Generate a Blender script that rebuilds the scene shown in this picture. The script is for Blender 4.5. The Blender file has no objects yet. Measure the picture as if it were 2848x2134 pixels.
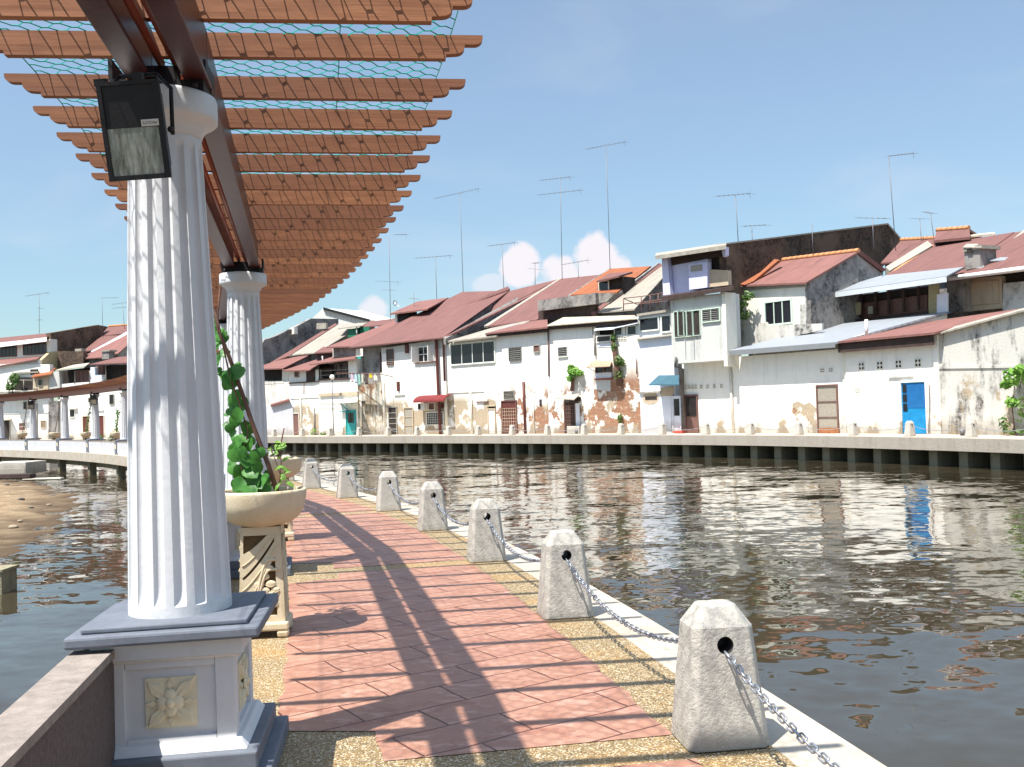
import bpy, bmesh, math, random
import numpy as np
from mathutils import Vector, Matrix, noise
random.seed(7)
scene = bpy.context.scene
COL = scene.collection
R = math.radians

# ------------------------------------------------------------------ camera
FPX, IW, IH = 2750.0, 2848.0, 2134.0
PITCH, ROLL, EYE = R(1.535), R(1.691), 1.6
_F = Vector((0, math.cos(PITCH), math.sin(PITCH)))
_U0 = Vector((0, -math.sin(PITCH), math.cos(PITCH)))
_R0 = Vector((1, 0, 0))
_Rt = _R0*math.cos(ROLL) - _U0*math.sin(ROLL)
_Up = _U0*math.cos(ROLL) + _R0*math.sin(ROLL)
camd = bpy.data.cameras.new('camera'); cam = bpy.data.objects.new('camera', camd); COL.objects.link(cam)
camd.sensor_fit = 'HORIZONTAL'; camd.sensor_width = 36; camd.lens = 36*FPX/IW
camd.clip_start = 0.05; camd.clip_end = 6000
M = Matrix((( _Rt.x, _Up.x, -_F.x, 0), (_Rt.y, _Up.y, -_F.y, 0), (_Rt.z, _Up.z, -_F.z, EYE), (0, 0, 0, 1)))
cam.matrix_world = M
scene.camera = cam

# ------------------------------------------------------------------ sun and sky
SUN = Vector((-0.36, -0.33, 1.0)).normalized()
sd = bpy.data.lights.new('sun', 'SUN'); sd.energy = 4.9; sd.angle = R(0.55); sd.color = (1.0, 0.955, 0.88)
so = bpy.data.objects.new('sun', sd); COL.objects.link(so)
so.rotation_euler = SUN.to_track_quat('Z', 'Y').to_euler()
world = bpy.data.worlds.new('World'); scene.world = world; world.use_nodes = True
wt = world.node_tree; wt.nodes.clear()
def wn(t, **k):
    n = wt.nodes.new(t)
    for a, b in k.items(): setattr(n, a, b)
    return n
sky = wn('ShaderNodeTexSky', sky_type='NISHITA', sun_disc=False)
sky.sun_elevation = math.asin(SUN.z); sky.sun_rotation = math.atan2(SUN.x, SUN.y)
sky.air_density = 1.25; sky.dust_density = 0.15; sky.ozone_density = 1.6
bg = wn('ShaderNodeBackground'); bg.inputs['Strength'].default_value = 0.115
tc = wn('ShaderNodeTexCoord')
def wmath(op, a, b=None):
    n = wn('ShaderNodeMath', operation=op)
    for i, v in enumerate((a, b)):
        if v is None: continue
        if isinstance(v, (int, float)): n.inputs[i].default_value = v
        else: wt.links.new(v, n.inputs[i])
    return n.outputs[0]
def wdot(vec):
    n = wn('ShaderNodeVectorMath', operation='DOT_PRODUCT'); wt.links.new(tc.outputs['Generated'], n.inputs[0]); n.inputs[1].default_value = vec
    return n.outputs['Value']
def ray(u, v):
    return _F + _Rt*((u-IW/2)/FPX) - _Up*((v-IH/2)/FPX)
wnoise = wn('ShaderNodeTexNoise'); wnoise.inputs['Scale'].default_value = 26; wnoise.inputs['Detail'].default_value = 7; wnoise.inputs['Roughness'].default_value = .55
wt.links.new(tc.outputs['Generated'], wnoise.inputs['Vector'])
mask = None
for (u, v, wu, wv, ax) in ((1452, 745, 62, 72, 1), (1560, 760, 70, 62, 1), (1650, 722, 72, 78, 1), (1690, 765, 72, 60, 1), (1590, 800, 130, 55, .9), (1035, 868, 48, 48, .8), (1350, 790, 70, 30, .55)):
    c = ray(u, v).normalized(); r_ = c.cross(Vector((0, 0, 1))).normalized(); u_ = r_.cross(c)
    a = wmath('MULTIPLY', wdot(r_), FPX/wu); b = wmath('MULTIPLY', wdot(u_), FPX/wv)
    d = wmath('ADD', wmath('MULTIPLY', a, a), wmath('MULTIPLY', b, b))
    m_ = wmath('SUBTRACT', 1.0, d)
    front = wmath('GREATER_THAN', wdot(c), 0.5)
    m_ = wmath('ADD', m_, wmath('MULTIPLY', wmath('SUBTRACT', wnoise.outputs['Fac'], .5), 2.3))
    mr = wn('ShaderNodeMapRange', interpolation_type='SMOOTHSTEP'); mr.inputs['From Min'].default_value = 0; mr.inputs['From Max'].default_value = .55
    wt.links.new(m_, mr.inputs['Value'])
    m_ = wmath('MULTIPLY', wmath('MULTIPLY', mr.outputs['Result'], front), ax)
    mask = m_ if mask is None else wmath('MAXIMUM', mask, m_)
# thin high veil over the left side of the sky
n2 = wn('ShaderNodeTexNoise'); n2.inputs['Scale'].default_value = 3.5; n2.inputs['Detail'].default_value = 5; n2.inputs['Distortion'].default_value = .6
mp = wn('ShaderNodeMapping'); mp.inputs['Scale'].default_value = (1, 1, 3.2)
wt.links.new(tc.outputs['Generated'], mp.inputs['Vector']); wt.links.new(mp.outputs['Vector'], n2.inputs['Vector'])
mr2 = wn('ShaderNodeMapRange', interpolation_type='SMOOTHSTEP'); mr2.inputs['From Min'].default_value = .48; mr2.inputs['From Max'].default_value = .8; mr2.inputs['To Max'].default_value = .22
wt.links.new(n2.outputs['Fac'], mr2.inputs['Value'])
mask = wmath('MAXIMUM', mask, mr2.outputs['Result'])
hsv = wn('ShaderNodeHueSaturation'); hsv.inputs['Saturation'].default_value = 0.95; hsv.inputs['Value'].default_value = 1.0
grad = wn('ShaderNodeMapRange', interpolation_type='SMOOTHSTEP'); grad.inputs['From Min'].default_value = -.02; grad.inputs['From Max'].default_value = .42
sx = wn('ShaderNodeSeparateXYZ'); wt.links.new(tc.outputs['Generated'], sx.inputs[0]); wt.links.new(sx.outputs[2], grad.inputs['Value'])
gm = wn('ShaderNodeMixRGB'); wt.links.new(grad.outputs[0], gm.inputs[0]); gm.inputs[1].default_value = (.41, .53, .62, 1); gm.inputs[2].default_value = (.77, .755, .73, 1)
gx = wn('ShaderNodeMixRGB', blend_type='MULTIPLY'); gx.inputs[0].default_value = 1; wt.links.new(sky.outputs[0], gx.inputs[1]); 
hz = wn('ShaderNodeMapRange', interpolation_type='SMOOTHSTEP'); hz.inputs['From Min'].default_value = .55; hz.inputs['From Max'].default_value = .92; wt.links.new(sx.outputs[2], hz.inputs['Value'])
gh = wn('ShaderNodeMixRGB'); wt.links.new(hz.outputs[0], gh.inputs[0]); wt.links.new(gm.outputs[0], gh.inputs[1]); gh.inputs[2].default_value = (2.9, 2.3, 1.75, 1)   # made-up overhead glow, added above the view to lift the shadows
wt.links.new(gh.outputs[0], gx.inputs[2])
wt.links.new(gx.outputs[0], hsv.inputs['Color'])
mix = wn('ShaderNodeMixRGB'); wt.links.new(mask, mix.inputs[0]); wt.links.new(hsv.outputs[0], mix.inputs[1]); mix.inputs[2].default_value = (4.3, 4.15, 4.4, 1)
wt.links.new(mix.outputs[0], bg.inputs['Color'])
wo = wn('ShaderNodeOutputWorld'); wt.links.new(bg.outputs[0], wo.inputs[0])
scene.view_settings.view_transform = 'Standard'; scene.view_settings.look = 'None'
scene.view_settings.exposure = 0.95; scene.view_settings.gamma = 1.0
scene.cycles.max_bounces = 8

# ------------------------------------------------------------------ helpers
def tag(o, label=None, cat=None, group=None, kind=None):
    if label: o['label'] = label
    if cat: o['category'] = cat
    if group: o['group'] = group
    if kind: o['kind'] = kind
    return o
def empty(name, loc=(0, 0, 0), rz=0.0, **k):
    o = bpy.data.objects.new(name, None); COL.objects.link(o); o.location = loc; o.rotation_euler = (0, 0, rz)
    o.empty_display_size = .1
    return tag(o, **k)
def copy_tree(o, parent=None):
    c = o.copy(); COL.objects.link(c); c.parent = parent
    for ch in [x for x in bpy.data.objects if x.parent == o]: copy_tree(ch, c)
    return c
class MB:
    def __init__(s): s.v = []; s.f = []; s.sm = []
    def add(s, vs, fs, smooth=False):
        b = len(s.v); s.v += [tuple(x) for x in vs]; s.f += [tuple(i+b for i in f) for f in fs]; s.sm += [smooth]*len(fs); return s
    def box(s, x0, x1, y0, y1, z0, z1, M=None):
        vs = [Vector(p) for p in ((x0, y0, z0), (x1, y0, z0), (x1, y1, z0), (x0, y1, z0), (x0, y0, z1), (x1, y0, z1), (x1, y1, z1), (x0, y1, z1))]
        if M is not None: vs = [M @ p for p in vs]
        return s.add(vs, [(0, 3, 2, 1), (4, 5, 6, 7), (0, 1, 5, 4), (1, 2, 6, 5), (2, 3, 7, 6), (3, 0, 4, 7)])
    def frustum(s, c, a0, b0, a1, b1, z0, z1):
        x, y = c
        vs = [(x-a0, y-b0, z0), (x+a0, y-b0, z0), (x+a0, y+b0, z0), (x-a0, y+b0, z0), (x-a1, y-b1, z1), (x+a1, y-b1, z1), (x+a1, y+b1, z1), (x-a1, y+b1, z1)]
        return s.add(vs, [(0, 3, 2, 1), (4, 5, 6, 7), (0, 1, 5, 4), (1, 2, 6, 5), (2, 3, 7, 6), (3, 0, 4, 7)])
    def prism(s, front, back):
        n = len(front); fs = [tuple(range(n)), tuple(range(2*n-1, n-1, -1))]
        fs += [(i, i+n, (i+1) % n+n, (i+1) % n) for i in range(n)]
        return s.add(list(front)+list(back), fs)
    def tube(s, pts, r, n=8, closed=False, smooth=True, r2=None):
        pts = [Vector(p) for p in pts]; N = len(pts); vs = []; prev = None
        for i, p in enumerate(pts):
            if closed: t = pts[(i+1) % N]-pts[i-1]
            else: t = pts[min(i+1, N-1)]-pts[max(i-1, 0)]
            t.normalize()
            if prev is None:
                a = Vector((0, 0, 1)) if abs(t.z) < .9 else Vector((1, 0, 0))
                prev = (a - t*a.dot(t)).normalized()
            else:
                prev = (prev - t*prev.dot(t)).normalized()
            b = t.cross(prev); rr = r if r2 is None else r+(r2-r)*i/(N-1)
            for k in range(n):
                an = 2*math.pi*k/n; vs.append(p+prev*math.cos(an)*rr+b*math.sin(an)*rr)
        fs = []
        for i in range(N if closed else N-1):
            j = (i+1) % N
            for k in range(n): fs.append((i*n+k, i*n+(k+1) % n, j*n+(k+1) % n, j*n+k))
        s.add(vs, fs, smooth)
        if not closed:
            b = len(s.v)-N*n
            s.f += [tuple(b+k for k in range(n-1, -1, -1)), tuple(b+(N-1)*n+k for k in range(n))]; s.sm += [False, False]
        return s
    def lathe(s, prof, n=32, c=(0, 0, 0), smooth=True, sx=1, sy=1):
        vs = []; fs = []
        for (r, z) in prof:
            for k in range(n):
                a = 2*math.pi*k/n; vs.append((c[0]+r*math.cos(a)*sx, c[1]+r*math.sin(a)*sy, c[2]+z))
        for i in range(len(prof)-1):
            for k in range(n): fs.append((i*n+k, i*n+(k+1) % n, (i+1)*n+(k+1) % n, (i+1)*n+k))
        s.add(vs, fs, smooth)
        b = len(s.v)-len(prof)*n
        s.f += [tuple(b+k for k in range(n-1, -1, -1)), tuple(b+(len(prof)-1)*n+k for k in range(n))]; s.sm += [False, False]
        return s
    def ball(s, c, r, n=12, sx=1, sy=1, sz=1, M=None):
        prof = []; vs = []; fs = []
        m = n//2
        for i in range(m+1):
            t = math.pi*i/m
            for k in range(n):
                a = 2*math.pi*k/n
                p = Vector((math.sin(t)*math.cos(a)*r*sx, math.sin(t)*math.sin(a)*r*sy, math.cos(t)*r*sz))
                if M is not None: p = M @ p
                vs.append(p+Vector(c))
        for i in range(m):
            for k in range(n): fs.append((i*n+k, (i+1)*n+k, (i+1)*n+(k+1) % n, i*n+(k+1) % n))
        return s.add(vs, fs, True)
    def build(s, name, mat, parent=None, loc=None, bevel=0):
        me = bpy.data.meshes.new(name); me.from_pydata(s.v, [], s.f); me.validate()
        if len(me.polygons) == len(s.sm): me.polygons.foreach_set('use_smooth', s.sm)
        if mat: me.materials.append(mat)
        bm = bmesh.new(); bm.from_mesh(me); bmesh.ops.recalc_face_normals(bm, faces=bm.faces[:]); bm.to_mesh(me); bm.free()
        o = bpy.data.objects.new(name, me); COL.objects.link(o)
        if parent: o.parent = parent
        if loc: o.location = loc
        if bevel:
            m = o.modifiers.new('bevel', 'BEVEL'); m.width = bevel; m.segments = 2; m.limit_method = 'ANGLE'; m.angle_limit = R(40)
        return o

# ------------------------------------------------------------------ materials
class NT:
    def __init__(s, name):
        s.m = bpy.data.materials.new(name); s.m.use_nodes = True; s.t = s.m.node_tree; s.t.nodes.clear()
        s.out = s.t.nodes.new('ShaderNodeOutputMaterial'); s.b = s.t.nodes.new('ShaderNodeBsdfPrincipled')
        s.t.links.new(s.b.outputs[0], s.out.inputs[0]); s.tc = s.t.nodes.new('ShaderNodeTexCoord'); s.co = s.tc.outputs['Object']
    def n(s, t, ins=None, **k):
        x = s.t.nodes.new(t)
        for a, b in k.items(): setattr(x, a, b)
        for a, b in (ins or {}).items():
            if isinstance(b, bpy.types.NodeSocket): s.t.links.new(b, x.inputs[a])
            else: x.inputs[a].default_value = b
        return x
    def world(s): s.co = s.n('ShaderNodeNewGeometry').outputs['Position']; return s
    def map(s, sc=(1, 1, 1), rot=(0, 0, 0), loc=(0, 0, 0)):
        return s.n('ShaderNodeMapping', {'Vector': s.co, 'Scale': sc, 'Rotation': rot, 'Location': loc}).outputs[0]
    def noise(s, sc, det=4, rough=.55, vec=None, dist=0):
        return s.n('ShaderNodeTexNoise', {'Vector': vec or s.co, 'Scale': sc, 'Detail': det, 'Roughness': rough, 'Distortion': dist}).outputs['Fac']
    def vor(s, sc, vec=None, feat='F1', out='Distance'):
        return s.n('ShaderNodeTexVoronoi', {'Vector': vec or s.co, 'Scale': sc}, feature=feat).outputs[out]
    def rng(s, v, a, b, c=0., d=1.):
        return s.n('ShaderNodeMapRange', {'Value': v, 'From Min': a, 'From Max': b, 'To Min': c, 'To Max': d}).outputs[0]
    def mth(s, op, a, b=0.): return s.n('ShaderNodeMath', {0: a, 1: b}, operation=op).outputs[0]
    def mix(s, f, a, b, mode='MIX'):
        g = lambda c: c if isinstance(c, bpy.types.NodeSocket) else (*c, 1)
        return s.n('ShaderNodeMixRGB', {0: f, 1: g(a), 2: g(b)}, blend_type=mode).outputs[0]
    def xyz(s, v=None): return s.n('ShaderNodeSeparateXYZ', {0: v or s.co}).outputs
    def fin(s, col, rough=.8, bump=None, bs=.3, bd=.02, metal=0, spec=.3, **k):
        I = s.b.inputs
        def st(n, v):
            if isinstance(v, bpy.types.NodeSocket): s.t.links.new(v, I[n])
            else: I[n].default_value = v
        st('Base Color', col if isinstance(col, bpy.types.NodeSocket) else (*col, 1)); st('Roughness', rough); st('Metallic', metal); st('Specular IOR Level', spec)
        for a, b in k.items(): st(a.replace('_', ' '), b)
        if bump is not None:
            x = s.n('ShaderNodeBump', {'Height': bump, 'Strength': bs, 'Distance': bd}); s.t.links.new(x.outputs[0], I['Normal'])
        return s.m
def flat(name, col, rough=.7, var=.12, sc=6, bump=.2, metal=0, spec=.3, bd=.01):
    t = NT(name); a = t.noise(sc, 5, .6); b = t.noise(sc*6, 3)
    f = t.mth('ADD', t.mth('MULTIPLY', a, .7), t.mth('MULTIPLY', b, .3))
    c = t.mix(t.rng(f, .3, .7), tuple(x*(1-var) for x in col), tuple(min(1, x*(1+var)) for x in col))
    return t.fin(c, rough, f, bump, bd, metal, spec)
def plaster(name, base=(.8, .78, .72), stain=.5, scol=(.12, .11, .10), brick=None, sand=None, smin=.52, smax=.75, ss=(2.6, 2.6, .35)):
    """limewashed wall: vertical run-off streaks, blotches, peeled sandy patches and bare brick in the given height ranges"""
    t = NT(name); x = t.xyz()
    blot = t.noise(.9, 6, .62); st = t.noise(1.0, 5, .65, t.map(ss)); fine = t.noise(14, 4, .6)
    col = t.mix(t.rng(blot, .35, .7), tuple(c*.93 for c in base), base)
    col = t.mix(t.mth('MULTIPLY', t.rng(fine, .45, .75), .12), col, scol)
    if sand:
        z0, z1, amt = sand
        m = t.noise(.55, 6, .6, t.map((1, 1, 1), loc=(3.1, 0, 5.2)))
        h = t.mth('MULTIPLY', t.rng(x[2], z0-.3, z0+.2), t.rng(x[2], z1+.3, z1-.3))
        m = t.mth('MULTIPLY', t.rng(m, .62-amt*.3, .66-amt*.3), h)
        col = t.mix(m, col, t.mix(t.rng(fine, .3, .7), (.31, .24, .16), (.46, .39, .29)))
    h = None
    if brick:
        z0, z1, amt = brick
        m = t.noise(.7, 8, .68, t.map((1, 1, 1), loc=(7.7, 0, 1.3)))
        hz = t.mth('MULTIPLY', t.rng(x[2], z0-.6, z0+.4), t.rng(x[2], z1+.5, z1-.5))
        m = t.mth('MULTIPLY', t.rng(m, .63-amt*.3, .66-amt*.3), hz)
        vv = t.n('ShaderNodeCombineXYZ', {0: x[0], 1: x[2], 2: 0.}).outputs[0]
        bt = t.n('ShaderNodeTexBrick', {'Vector': vv, 'Scale': 1.0, 'Color1': (.35, .15, .08, 1), 'Color2': (.24, .105, .06, 1), 'Mortar': (.32, .23, .16, 1), 'Mortar Size': .012, 'Brick Width': .24, 'Row Height': .085, 'Bias': .1})
        bc = t.mix(t.rng(t.noise(3.5, 6, .7), .54, .64), bt.outputs[0], (.42, .32, .23))
        col = t.mix(m, col, bc); h = t.mth('MULTIPLY', m, -1)
    gz = t.mth('MULTIPLY', t.rng(t.mth('ADD', x[2], t.mth('MULTIPLY', t.noise(1.6, 5, .7), -1.1)), .25, -.35), .6); col = t.mix(gz, col, (.20, .165, .12))   # damp line at the foot of the wall
    s_ = t.mth('MULTIPLY', t.mth('MULTIPLY', t.rng(st, smin, smax), t.rng(t.noise(5, 6, .7), .3, .62)), stain)
    col = t.mix(s_, col, scol)
    bump = t.mth('ADD', fine, blot)
    if h is not None: bump = t.mth('ADD', bump, t.mth('MULTIPLY', h, 1.5))
    return t.fin(col, .9, bump, .5, .03, 0, .15)
def roofmat(name, base=(.27, .085, .07), dark=(.10, .04, .035), corr=True, rough=.75, streak=.6):
    t = NT(name); x = t.xyz()
    a = t.noise(1.2, 6, .65, t.map((2.5, .4, .4))); b = t.noise(9, 4, .6)
    col = t.mix(t.mth('MULTIPLY', t.rng(a, .42, .75), streak), base, dark)
    col = t.mix(t.mth('MULTIPLY', t.rng(b, .5, .8), .35), col, tuple(min(1, c*1.5) for c in base))
    w = t.mth('SINE', t.mth('MULTIPLY', x[0], 42.)); lap = t.rng(t.mth('FRACT', t.mth('MULTIPLY', x[1], .55)), .0, .03)
    col = t.mix(t.mth('MULTIPLY', t.mth('SUBTRACT', 1., lap), .6), col, dark)
    col = t.mix(t.mth('MULTIPLY', t.rng(w, .2, -1.), .25), col, dark)
    return t.fin(col, rough, t.mth('ADD', w, b), .5, .02, 0, .2)
MT = {}
MT['white'] = plaster('limewash white', (.88, .86, .80), .30, sand=(-.4, .9, .28))
MT['white2'] = plaster('limewash cream', (.80, .77, .68), .35)
MT['white_peel'] = plaster('limewash peeling to sand', (.85, .83, .77), .35, sand=(-.2, 2.6, .55))
MT['white_brick'] = plaster('limewash with bare brick', (.85, .83, .78), .45, brick=(-.3, 3.0, .42), sand=(-.2, 2.0, .3))
MT['white_brickm'] = plaster('limewash with much bare brick', (.84, .80, .72), .5, brick=(-.5, 3.6, .62), sand=(0, 3.4, .35))
MT['white_dirty'] = plaster('old dirty whitewash', (.72, .69, .62), .8, (.07, .065, .06), sand=(-.2, 1.5, .3), smin=.48, smax=.66, ss=(1.4, 1.4, .6))
MT['stained'] = plaster('rain stained whitewash', (.58, .56, .51), 1.0, (.05, .045, .042), sand=(-.2, 2.6, .3), smin=.50, smax=.62, ss=(1.5, 1.5, .45))
MT['grey'] = plaster('grey render', (.58, .58, .55), .5)
MT['greydark'] = plaster('weathered dark grey render', (.30, .28, .26), .9, (.03, .028, .03), smin=.42, smax=.60, ss=(1.1, 1.1, .8))
MT['black'] = plaster('soot black weathered render', (.165, .115, .082), .95, (.015, .014, .014), smin=.40, smax=.58, ss=(.7, .7, .6))
MT['violet'] = plaster('pale violet paint', (.62, .62, .82), .15)
MT['paleblue'] = plaster('pale blue whitewash', (.74, .78, .86), .2)
MT['beige'] = plaster('beige render', (.52, .42, .30), .4)
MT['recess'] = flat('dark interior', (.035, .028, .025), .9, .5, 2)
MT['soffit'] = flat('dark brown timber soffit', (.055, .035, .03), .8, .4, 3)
MT['roof'] = roofmat('maroon painted roofing sheet', (.185, .088, .078), (.085, .048, .043))
MT['roof2'] = roofmat('faded maroon roofing sheet', (.225, .105, .090), (.10, .055, .05))
MT['roofgrey'] = roofmat('weathered grey roof tiles', (.33, .30, .25), (.12, .11, .10))
MT['roofcream'] = roofmat('bleached cream roof sheet', (.48, .43, .34), (.25, .17, .13))
MT['roofblue'] = roofmat('pale blue grey metal roof', (.27, .29, .315), (.19, .21, .235), rough=.45, streak=.3)
MT['rooforange'] = roofmat('orange clay roof tiles', (.30, .10, .045), (.13, .055, .03))
MT['ridge'] = flat('orange ridge tiles', (.50, .23, .10), .7, .25, 5)
MT['coping'] = flat('weathered cement coping', (.31, .285, .24), .9, .35, 5)
MT['maroonpaint'] = flat('maroon paint', (.115, .034, .028), .5, .25, 5)
MT['brownpaint'] = flat('brown paint', (.16, .085, .07), .55, .2, 6)
MT['frame'] = flat('off white window frame', (.66, .68, .62), .5, .1, 6)
MT['framegreen'] = flat('pale green window frame', (.55, .66, .56), .5, .1, 6)
MT['pipe'] = flat('cream pvc pipe', (.72, .68, .58), .5, .15, 4)
MT['bluepaint'] = flat('bright blue door paint', (.01, .20, .43), .45, .25, 3)
MT['bluedark'] = flat('mid blue door panel', (.015, .12, .32), .4, .2, 3)
MT['teal'] = flat('teal green door paint', (.03, .30, .30), .5, .2, 4)
MT['blueawn'] = roofmat('blue awning sheet', (.05, .125, .165), (.025, .06, .08))
MT['redawn'] = roofmat('red awning tiles', (.19, .03, .03), (.10, .02, .02))
MT['cream'] = flat('cream awning', (.72, .68, .55), .7, .15, 4)
MT['mesh'] = flat('dusty wire gauze', (.30, .27, .22), .8, .25, 20)
MT['green'] = flat('green tarpaulin', (.02, .16, .09), .6, .3, 5)
MT['moss'] = plaster('mossy tidal concrete', (.36, .34, .22), .8, (.045, .045, .025), smin=.42, smax=.66)
MT['concrete'] = plaster('pale quay concrete', (.62, .58, .52), .5, (.2, .15, .11), smin=.46, smax=.72)
MT['antenna'] = flat('dull grey aluminium', (.16, .16, .17), .5, .2, 3, metal=.3)
g = NT('dark window glass'); MT['glass'] = g.fin((.012, .013, .018), .12, g.noise(1.5, 2), .05, .02, 0, .5)
MT['louvre'] = flat('grey louvre slats', (.115, .11, .10), .6, .3, 8)

# ------------------------------------------------------------------ promenade curve (s measured along the bollard line, metres)
HS = [-12, -3, 0, 3, 6, 9, 12, 15, 18, 21, 24, 32, 40, 48, 56, 64, 72, 120.]
HA = [8.0, 9.0, 10.2, 12.0, 14.35, 16.7, 20.3, 24.25, 24.7, 22.2, 19.4, 20.4, 26.2, 33.8, 38.1, 42.5, 46.2, 60.]
SP, OFF = 3.02, 2.46
_S = np.arange(-12, 118, .05); _A = np.radians(np.interp(_S, HS, HA))
_X = np.cumsum(-np.sin(_A)*.05); _Y = np.cumsum(np.cos(_A)*.05); _i = int(np.argmin(abs(_S))); _X += .94-_X[_i]; _Y += 4.77-_Y[_i]
def cv(s, off=0.0, z=0.0):
    """point on the promenade: s along, off metres to the right (water side) of the bollard line"""
    a = float(np.interp(s, _S, _A))
    return Vector((float(np.interp(s, _S, _X))+off*math.cos(a), float(np.interp(s, _S, _Y))+off*math.sin(a), z))
def ang(s): return float(np.interp(s, _S, _A))

# ------------------------------------------------------------------ water, sky, land
WZ = -1.15
t = NT('river water').world()
def wslope(sc, amp, mp_):
    c_ = t.n('ShaderNodeTexNoise', {'Vector': mp_, 'Scale': sc, 'Detail': 1.0, 'Roughness': .45, 'Distortion': .25}).outputs['Color']
    return t.n('ShaderNodeVectorMath', {0: t.n('ShaderNodeVectorMath', {0: c_, 1: (.5, .5, .5)}, operation='SUBTRACT').outputs[0], 1: (amp*.6, amp, 0)}, operation='MULTIPLY').outputs[0]
vadd = lambda a, b: t.n('ShaderNodeVectorMath', {0: a, 1: b}, operation='ADD').outputs[0]
calm = t.rng(t.noise(.09, 2, .5, t.map((1, 1.6, 1), (0, 0, R(25)))), .35, .65, .55, 1.25)
sl = vadd(vadd(wslope(1.7, .16, t.map((.8, 1.25, 1), (0, 0, R(-8)))), wslope(4.6, .115, t.map((.85, 1.2, 1), (0, 0, R(9))))), wslope(.45, .14, t.map((.8, 1.3, 1), (0, 0, R(20)))))
sl = t.n('ShaderNodeVectorMath', {0: sl, 'Scale': calm}, operation='SCALE').outputs[0]
nrm_ = t.n('ShaderNodeVectorMath', {0: vadd(sl, (0, 0, 1))}, operation='NORMALIZE').outputs[0]
t.fin((.040, .033, .020), .012, None, 0, 0, 0, .5, IOR=1.48); t.t.links.new(nrm_, t.b.inputs['Normal'])
MT['water'] = t.m
mb = MB(); mb.add([(-900, -300, WZ), (700, -300, WZ), (700, 1300, WZ), (-900, 1300, WZ)], [(0, 1, 2, 3)])
tag(mb.build('river_water', MT['water']), kind='structure')
def strip(name, mat, s0, s1, o0, o1, z, th=0, ds=.25, off2=None):
    mb = MB(); n = max(1, int((s1-s0)/ds)); vs = []; fs = []
    for i in range(n+1):
        s = s0+(s1-s0)*i/n
        a, b = cv(s, o0, z), cv(s, o1, z)
        if th: vs += [a, b, cv(s, o1, z-th), cv(s, o0, z-th)]
        else: vs += [a, b]
    k = 4 if th else 2
    for i in range(n):
        b = i*k
        if th:
            for j in range(4): fs.append((b+j, b+(j+1) % 4, b+4+(j+1) % 4, b+4+j))
        else: fs.append((b, b+1, b+3, b+2))
    if th: fs += [(3, 2, 1, 0), (n*4, n*4+1, n*4+2, n*4+3)]
    mb.add(vs, fs); return mb.build(name, mat)
t = NT('cream coping concrete').world()
nn = t.noise(3, 6, .6); c = t.mix(t.rng(nn, .3, .7), (.36, .32, .26), (.47, .42, .35))
c = t.mix(t.mth('MULTIPLY', t.rng(t.noise(.8, 5, .7), .52, .68), .45), c, (.40, .28, .18))
MT['copingnear'] = t.fin(c, .8, t.mth('ADD', nn, t.noise(60, 2)), .35, .01)
tag(strip('promenade_slab', MT['copingnear'], -9, 104, -OFF-.62, .57, -.008, .45), kind='structure')
t = NT('exposed aggregate').world()
v = t.n('ShaderNodeTexVoronoi', {'Vector': t.co, 'Scale': 105.}); pc = t.xyz(v.outputs['Color'])
c = t.mix(t.rng(pc[0], 0, 1), (.22, .15, .07), (.41, .30, .15)); c = t.mix(t.mth('MULTIPLY', t.rng(pc[1], .75, .8), .8), c, (.68, .60, .44))
c = t.mix(t.rng(v.outputs['Distance'], .45, .8), c, (.14, .09, .045)); c = t.mix(t.mth('MULTIPLY', t.rng(t.noise(1.3, 5, .6), .5, .7), .5), c, (.50, .27, .08))
MT['aggregate'] = t.fin(c, .65, t.mth('SUBTRACT', 1., v.outputs['Distance']), .7, .012)
tag(strip('aggregate_paving', MT['aggregate'], -9, 104, -OFF-.30, .20, -.004), kind='structure')
# red stamped concrete panels
t = NT('red stamped concrete').world()
wob = t.n('ShaderNodeTexNoise', {'Vector': t.co, 'Scale': 2.2, 'Detail': 4}).outputs['Color']
vv = t.n('ShaderNodeVectorMath', {0: t.map((1, 1, 1), (0, 0, R(-33)), (.3, .1, 0)), 1: t.n('ShaderNodeVectorMath', {0: wob, 'Scale': .07}, operation='SCALE').outputs[0]}, operation='ADD').outputs[0]
bt = t.n('ShaderNodeTexBrick', {'Vector': vv, 'Scale': 1., 'Color1': (.50, .50, .50, 1), 'Color2': (.62, .62, .62, 1), 'Mortar': (0, 0, 0, 1), 'Mortar Size': .007, 'Mortar Smooth': .3, 'Brick Width': .62, 'Row Height': .33, 'Bias': 0.})
n1 = t.noise(1.7, 8, .62, None, .4); n2_ = t.noise(5, 7, .65, t.map((1, 2.2, 1), (0, 0, R(30))), .6)
c = t.mix(t.rng(n1, .35, .65), (.275, .130, .085), (.37, .195, .135))
c = t.mix(t.mth('MULTIPLY', t.rng(n2_, .54, .60), .7), c, (.46, .265, .20))
c = t.mix(t.mth('MULTIPLY', t.rng(t.noise(2.3, 8, .75, t.map(loc=(4, 4, 0))), .54, .66), .75), c, (.21, .070, .045))
c = t.mix(t.mth('MULTIPLY', t.rng(t.noise(90, 2), .55, .8), .3), c, (.3, .12, .09))
c = t.mix(t.mth('MULTIPLY', t.rng(t.noise(14, 6, .7), .5, .7), .35), c, (.42, .25, .19)); c = t.mix(bt.outputs['Fac'], c, (.09, .03, .02))
hh = t.mth('SUBTRACT', t.mth('MULTIPLY', n2_, .8), t.mth('MULTIPLY', bt.outputs['Fac'], 1.3))
MT['redpave'] = t.fin(c, t.rng(n1, .3, .7, .38, .65), hh, .55, .02, 0, .4)
mb = MB()
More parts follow.
